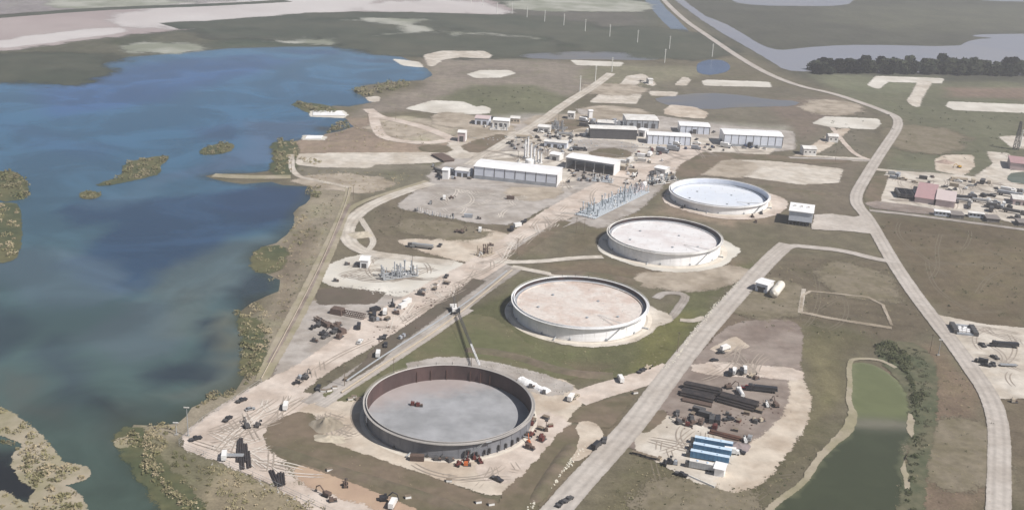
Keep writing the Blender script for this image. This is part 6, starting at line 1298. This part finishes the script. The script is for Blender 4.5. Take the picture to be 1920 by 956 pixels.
# scattered low tufts on the near fields
scrub('low dry tufts scattered over the near fields', M_leaf2, [([(1060,1000),(1200,850),(1400,910),(1560,820),(1430,960)], 160, .7), ([(1660,960),(1730,760),(1790,680),(1860,780),(1860,980)], 160, .6), ([(700,700),(870,600),(960,620),(1060,660),(1250,600),(1260,680),(1120,730),(880,680)], 160, .6), ([(1350,600),(1480,480),(1660,500),(1740,620),(1560,640)], 200, .7), ([(510,810),(600,835),(900,940),(700,915)], 110, .5)], 7, 1, .9, 'grass_tufts', 'grass')
scrub('small dark weeds and shrubs dotted over the fields', M_pondb, [([(1060,1000),(1200,850),(1400,910),(1560,820),(1430,960)], 40, .8), ([(1660,960),(1730,760),(1790,680),(1860,780),(1860,980)], 30, .7), ([(1350,600),(1480,480),(1660,500),(1740,620),(1560,640)], 60, .9), ([(1640,410),(1920,440),(1920,600),(1780,590)], 70, 1.0), ([(1660,200),(1920,210),(1920,300),(1660,300)], 60, 1.6), ([(1500,250),(1620,200),(1620,290),(1520,290)], 30, 1.3), ([(880,165),(1000,165),(1050,190),(990,215),(900,210)], 25, 1.5), ([(700,380),(860,410),(900,430),(760,440),(700,450)], 50, .8), ([(570,400),(640,360),(600,470),(530,600),(500,690),(500,600)], 60, .9)], 12, 1, .9, 'weeds', 'weeds')
scrub('dry pale tufts on the tan lake side ground', M_leaf2, [([(570,400),(640,360),(600,470),(530,600),(500,690),(500,600)], 160, .8), ([(560,320),(800,325),(700,365),(600,345)], 90, 1.2), ([(640,230),(760,230),(840,270),(600,285)], 70, 1.4)], 8, 1, .9, 'grass_tufts', 'grass')
# small plant units too many and too plain to tell apart, each a thing of its own
PW = {'grey_sheet_metal': 'grey', 'dark_grey_paint': 'dark', 'chalky_white_paint': 'chalk white', 'tan_equipment_paint': 'tan', 'brown_primer': 'brown', 'maroon_machine_paint': 'maroon', 'white_vehicle_paint': 'white', 'navy_vehicle_paint': 'navy', 'white_painted_steel': 'bright white', 'black_vehicle_paint': 'black'}
KW = dict(skid='pump skid', crate='crate', tele='telehandler', box='box truck', pickup='pickup', cont='container', semi='semi truck')
_fl = {}
def fill(kinds, where, pts, n, group, paints):
    w = [(v.x, v.y) for v in PP(pts)]; x0, x1 = min(a for a, _ in w), max(a for a, _ in w); y0, y1 = min(b_ for _, b_ in w), max(b_ for _, b_ in w); done = []
    for _ in range(n * 60):
        if len(done) >= n: break
        x, y = random.uniform(x0, x1), random.uniform(y0, y1)
        if poly_sd(np.array([x]), np.array([y]), w)[0] < 1 or any((x - a) ** 2 + (y - b_) ** 2 < 36 for a, b_ in done): continue
        done.append((x, y)); k = random.choice(kinds); pm_ = random.choice(paints); o = put(k, 'x', (0, 900), random.choice((-20, 70, 60, -30)), pm_, random.uniform(.85, 1.35), group); o.location = (x, y, .17)
        _fl.setdefault('%s %s %s' % (PW[pm_.name], KW[k], where), []).append(o)
fill(['skid', 'crate', 'tele'], 'between the long warehouse and north sheds', [(960,262),(1090,266),(1090,284),(1060,288),(1010,290),(940,276)], 26, 'small equipment between the long warehouse and the north sheds', [M_greywall, M_dkgrey, M_offw, M_tan])
fill(['skid', 'crate'], 'before the white open shed', [(1064,322),(1150,334),(1150,344),(1080,340)], 16, 'small dark units in front of the open shed', [M_dkgrey, M_greywall])
fill(['box', 'pickup', 'crate', 'skid'], 'before the east warehouse and shops', [(1200,276),(1350,266),(1470,283),(1330,284),(1250,284)], 22, 'units before the east warehouse and shops', [M_dkgrey, M_vwhite, M_greywall, M_vblue])
fill(['skid', 'crate', 'tele'], 'beside the upper riser yard', [(1150,345),(1190,330),(1215,345),(1200,352)], 6, 'units beside the upper pipe riser yard', [M_offw, M_tan])
fill(['skid', 'crate'], 'at the lower substation edge', [(760,556),(840,524),(850,530),(800,556)], 10, 'units along the lower substation edge', [M_greywall, M_dkgrey, M_offw])
fill(['skid', 'crate', 'pickup'], 'in the west laydown', [(640,575),(740,570),(770,585),(700,615),(610,650),(580,640)], 12, 'small units in the west laydown', [M_dkgrey, M_brown])
fill(['skid', 'crate'], 'on the dirt right of the open tank', [(985,790),(1035,780),(1035,830),(985,860)], 8, 'small units right of the open tank', [M_dkgrey, M_dkred, M_brown])
fill(['skid', 'crate'], 'among the laydown yard stacks', [(1270,775),(1430,770),(1440,800),(1380,812),(1290,805)], 14, 'small brown units among the laydown yard stacks', [M_brown, M_dkgrey, M_dkred])
fill(['skid', 'crate', 'cont'], 'among the north huts', [(900,222),(975,226),(975,240),(890,240)], 9, 'small units at the north huts', [M_offw, M_greywall, M_dkgrey])
fill(['skid', 'crate', 'pickup'], 'on the far yard by the north road', [(1010,246),(1090,246),(1085,262),(1000,260)], 16, 'small units on the far yard beside the north road', [M_dkgrey, M_greywall, M_offw])
fill(['cont', 'skid', 'box'], 'right of the open shed', [(1160,300),(1240,282),(1260,300),(1190,330),(1160,330)], 14, 'units right of the open shed', [M_white, M_greywall, M_offw, M_tan])
fill(['cont', 'skid', 'crate'], 'in the pipe yard by the farthest tank', [(1200,335),(1250,318),(1270,335),(1240,350),(1205,352)], 12, 'units in the pipe yard', [M_white, M_offw, M_dkgrey])
fill(['cont', 'crate', 'skid'], 'left of the long warehouse', [(805,318),(880,318),(884,340),(815,345)], 9, 'units left of the long warehouse', [M_white, M_greywall, M_dkgrey])
fill(['cont', 'box'], 'behind the dark fronted shed', [(1090,228),(1170,226),(1170,240),(1090,240)], 8, 'units behind the dark fronted shed', [M_white, M_greywall, M_dkgrey])
fill(['box', 'pickup', 'semi'], 'in the east truck yard', [(1800,350),(1919,362),(1919,408),(1800,392)], 16, 'trucks in the east truck yard', [M_dkgrey, M_vwhite, M_vblack, M_greywall])
fill(['box', 'pickup', 'cont'], 'at the back of the east truck yard', [(1670,330),(1880,345),(1880,352),(1800,352),(1670,340)], 12, 'units at the back of the east truck yard', [M_dkgrey, M_vwhite, M_greywall, M_tan])
ORD = ['leftmost', 'second', 'third', 'fourth', 'fifth', 'sixth', 'seventh', 'eighth', 'ninth', 'tenth']
for lb, os_ in _fl.items():
    os_.sort(key=lambda o: o.location.x / o.location.y)
    for k, o in enumerate(os_): o['label'] = lb if len(os_) == 1 else lb + (', leftmost of several' if k == 0 else ', %s from the left' % ORD[k])
# ------------------------------------------------------------------ haze
hz = MB().box(0, 0, -1.0, 12600, 12600, 232)
m = bpy.data.materials.new('haze_air'); m.use_nodes = True; t_ = m.node_tree; t_.nodes.remove(t_.nodes['Principled BSDF']); pv_ = t_.nodes.new('ShaderNodeVolumePrincipled')
pv_.inputs['Color'].default_value = (.86, .88, .95, 1); pv_.inputs['Density'].default_value = 0.00016; pv_.inputs['Anisotropy'].default_value = .2
t_.links.new(pv_.outputs[0], t_.nodes['Material Output'].inputs['Volume'])
o = hz.build('haze', m); tag(o, kind='stuff')
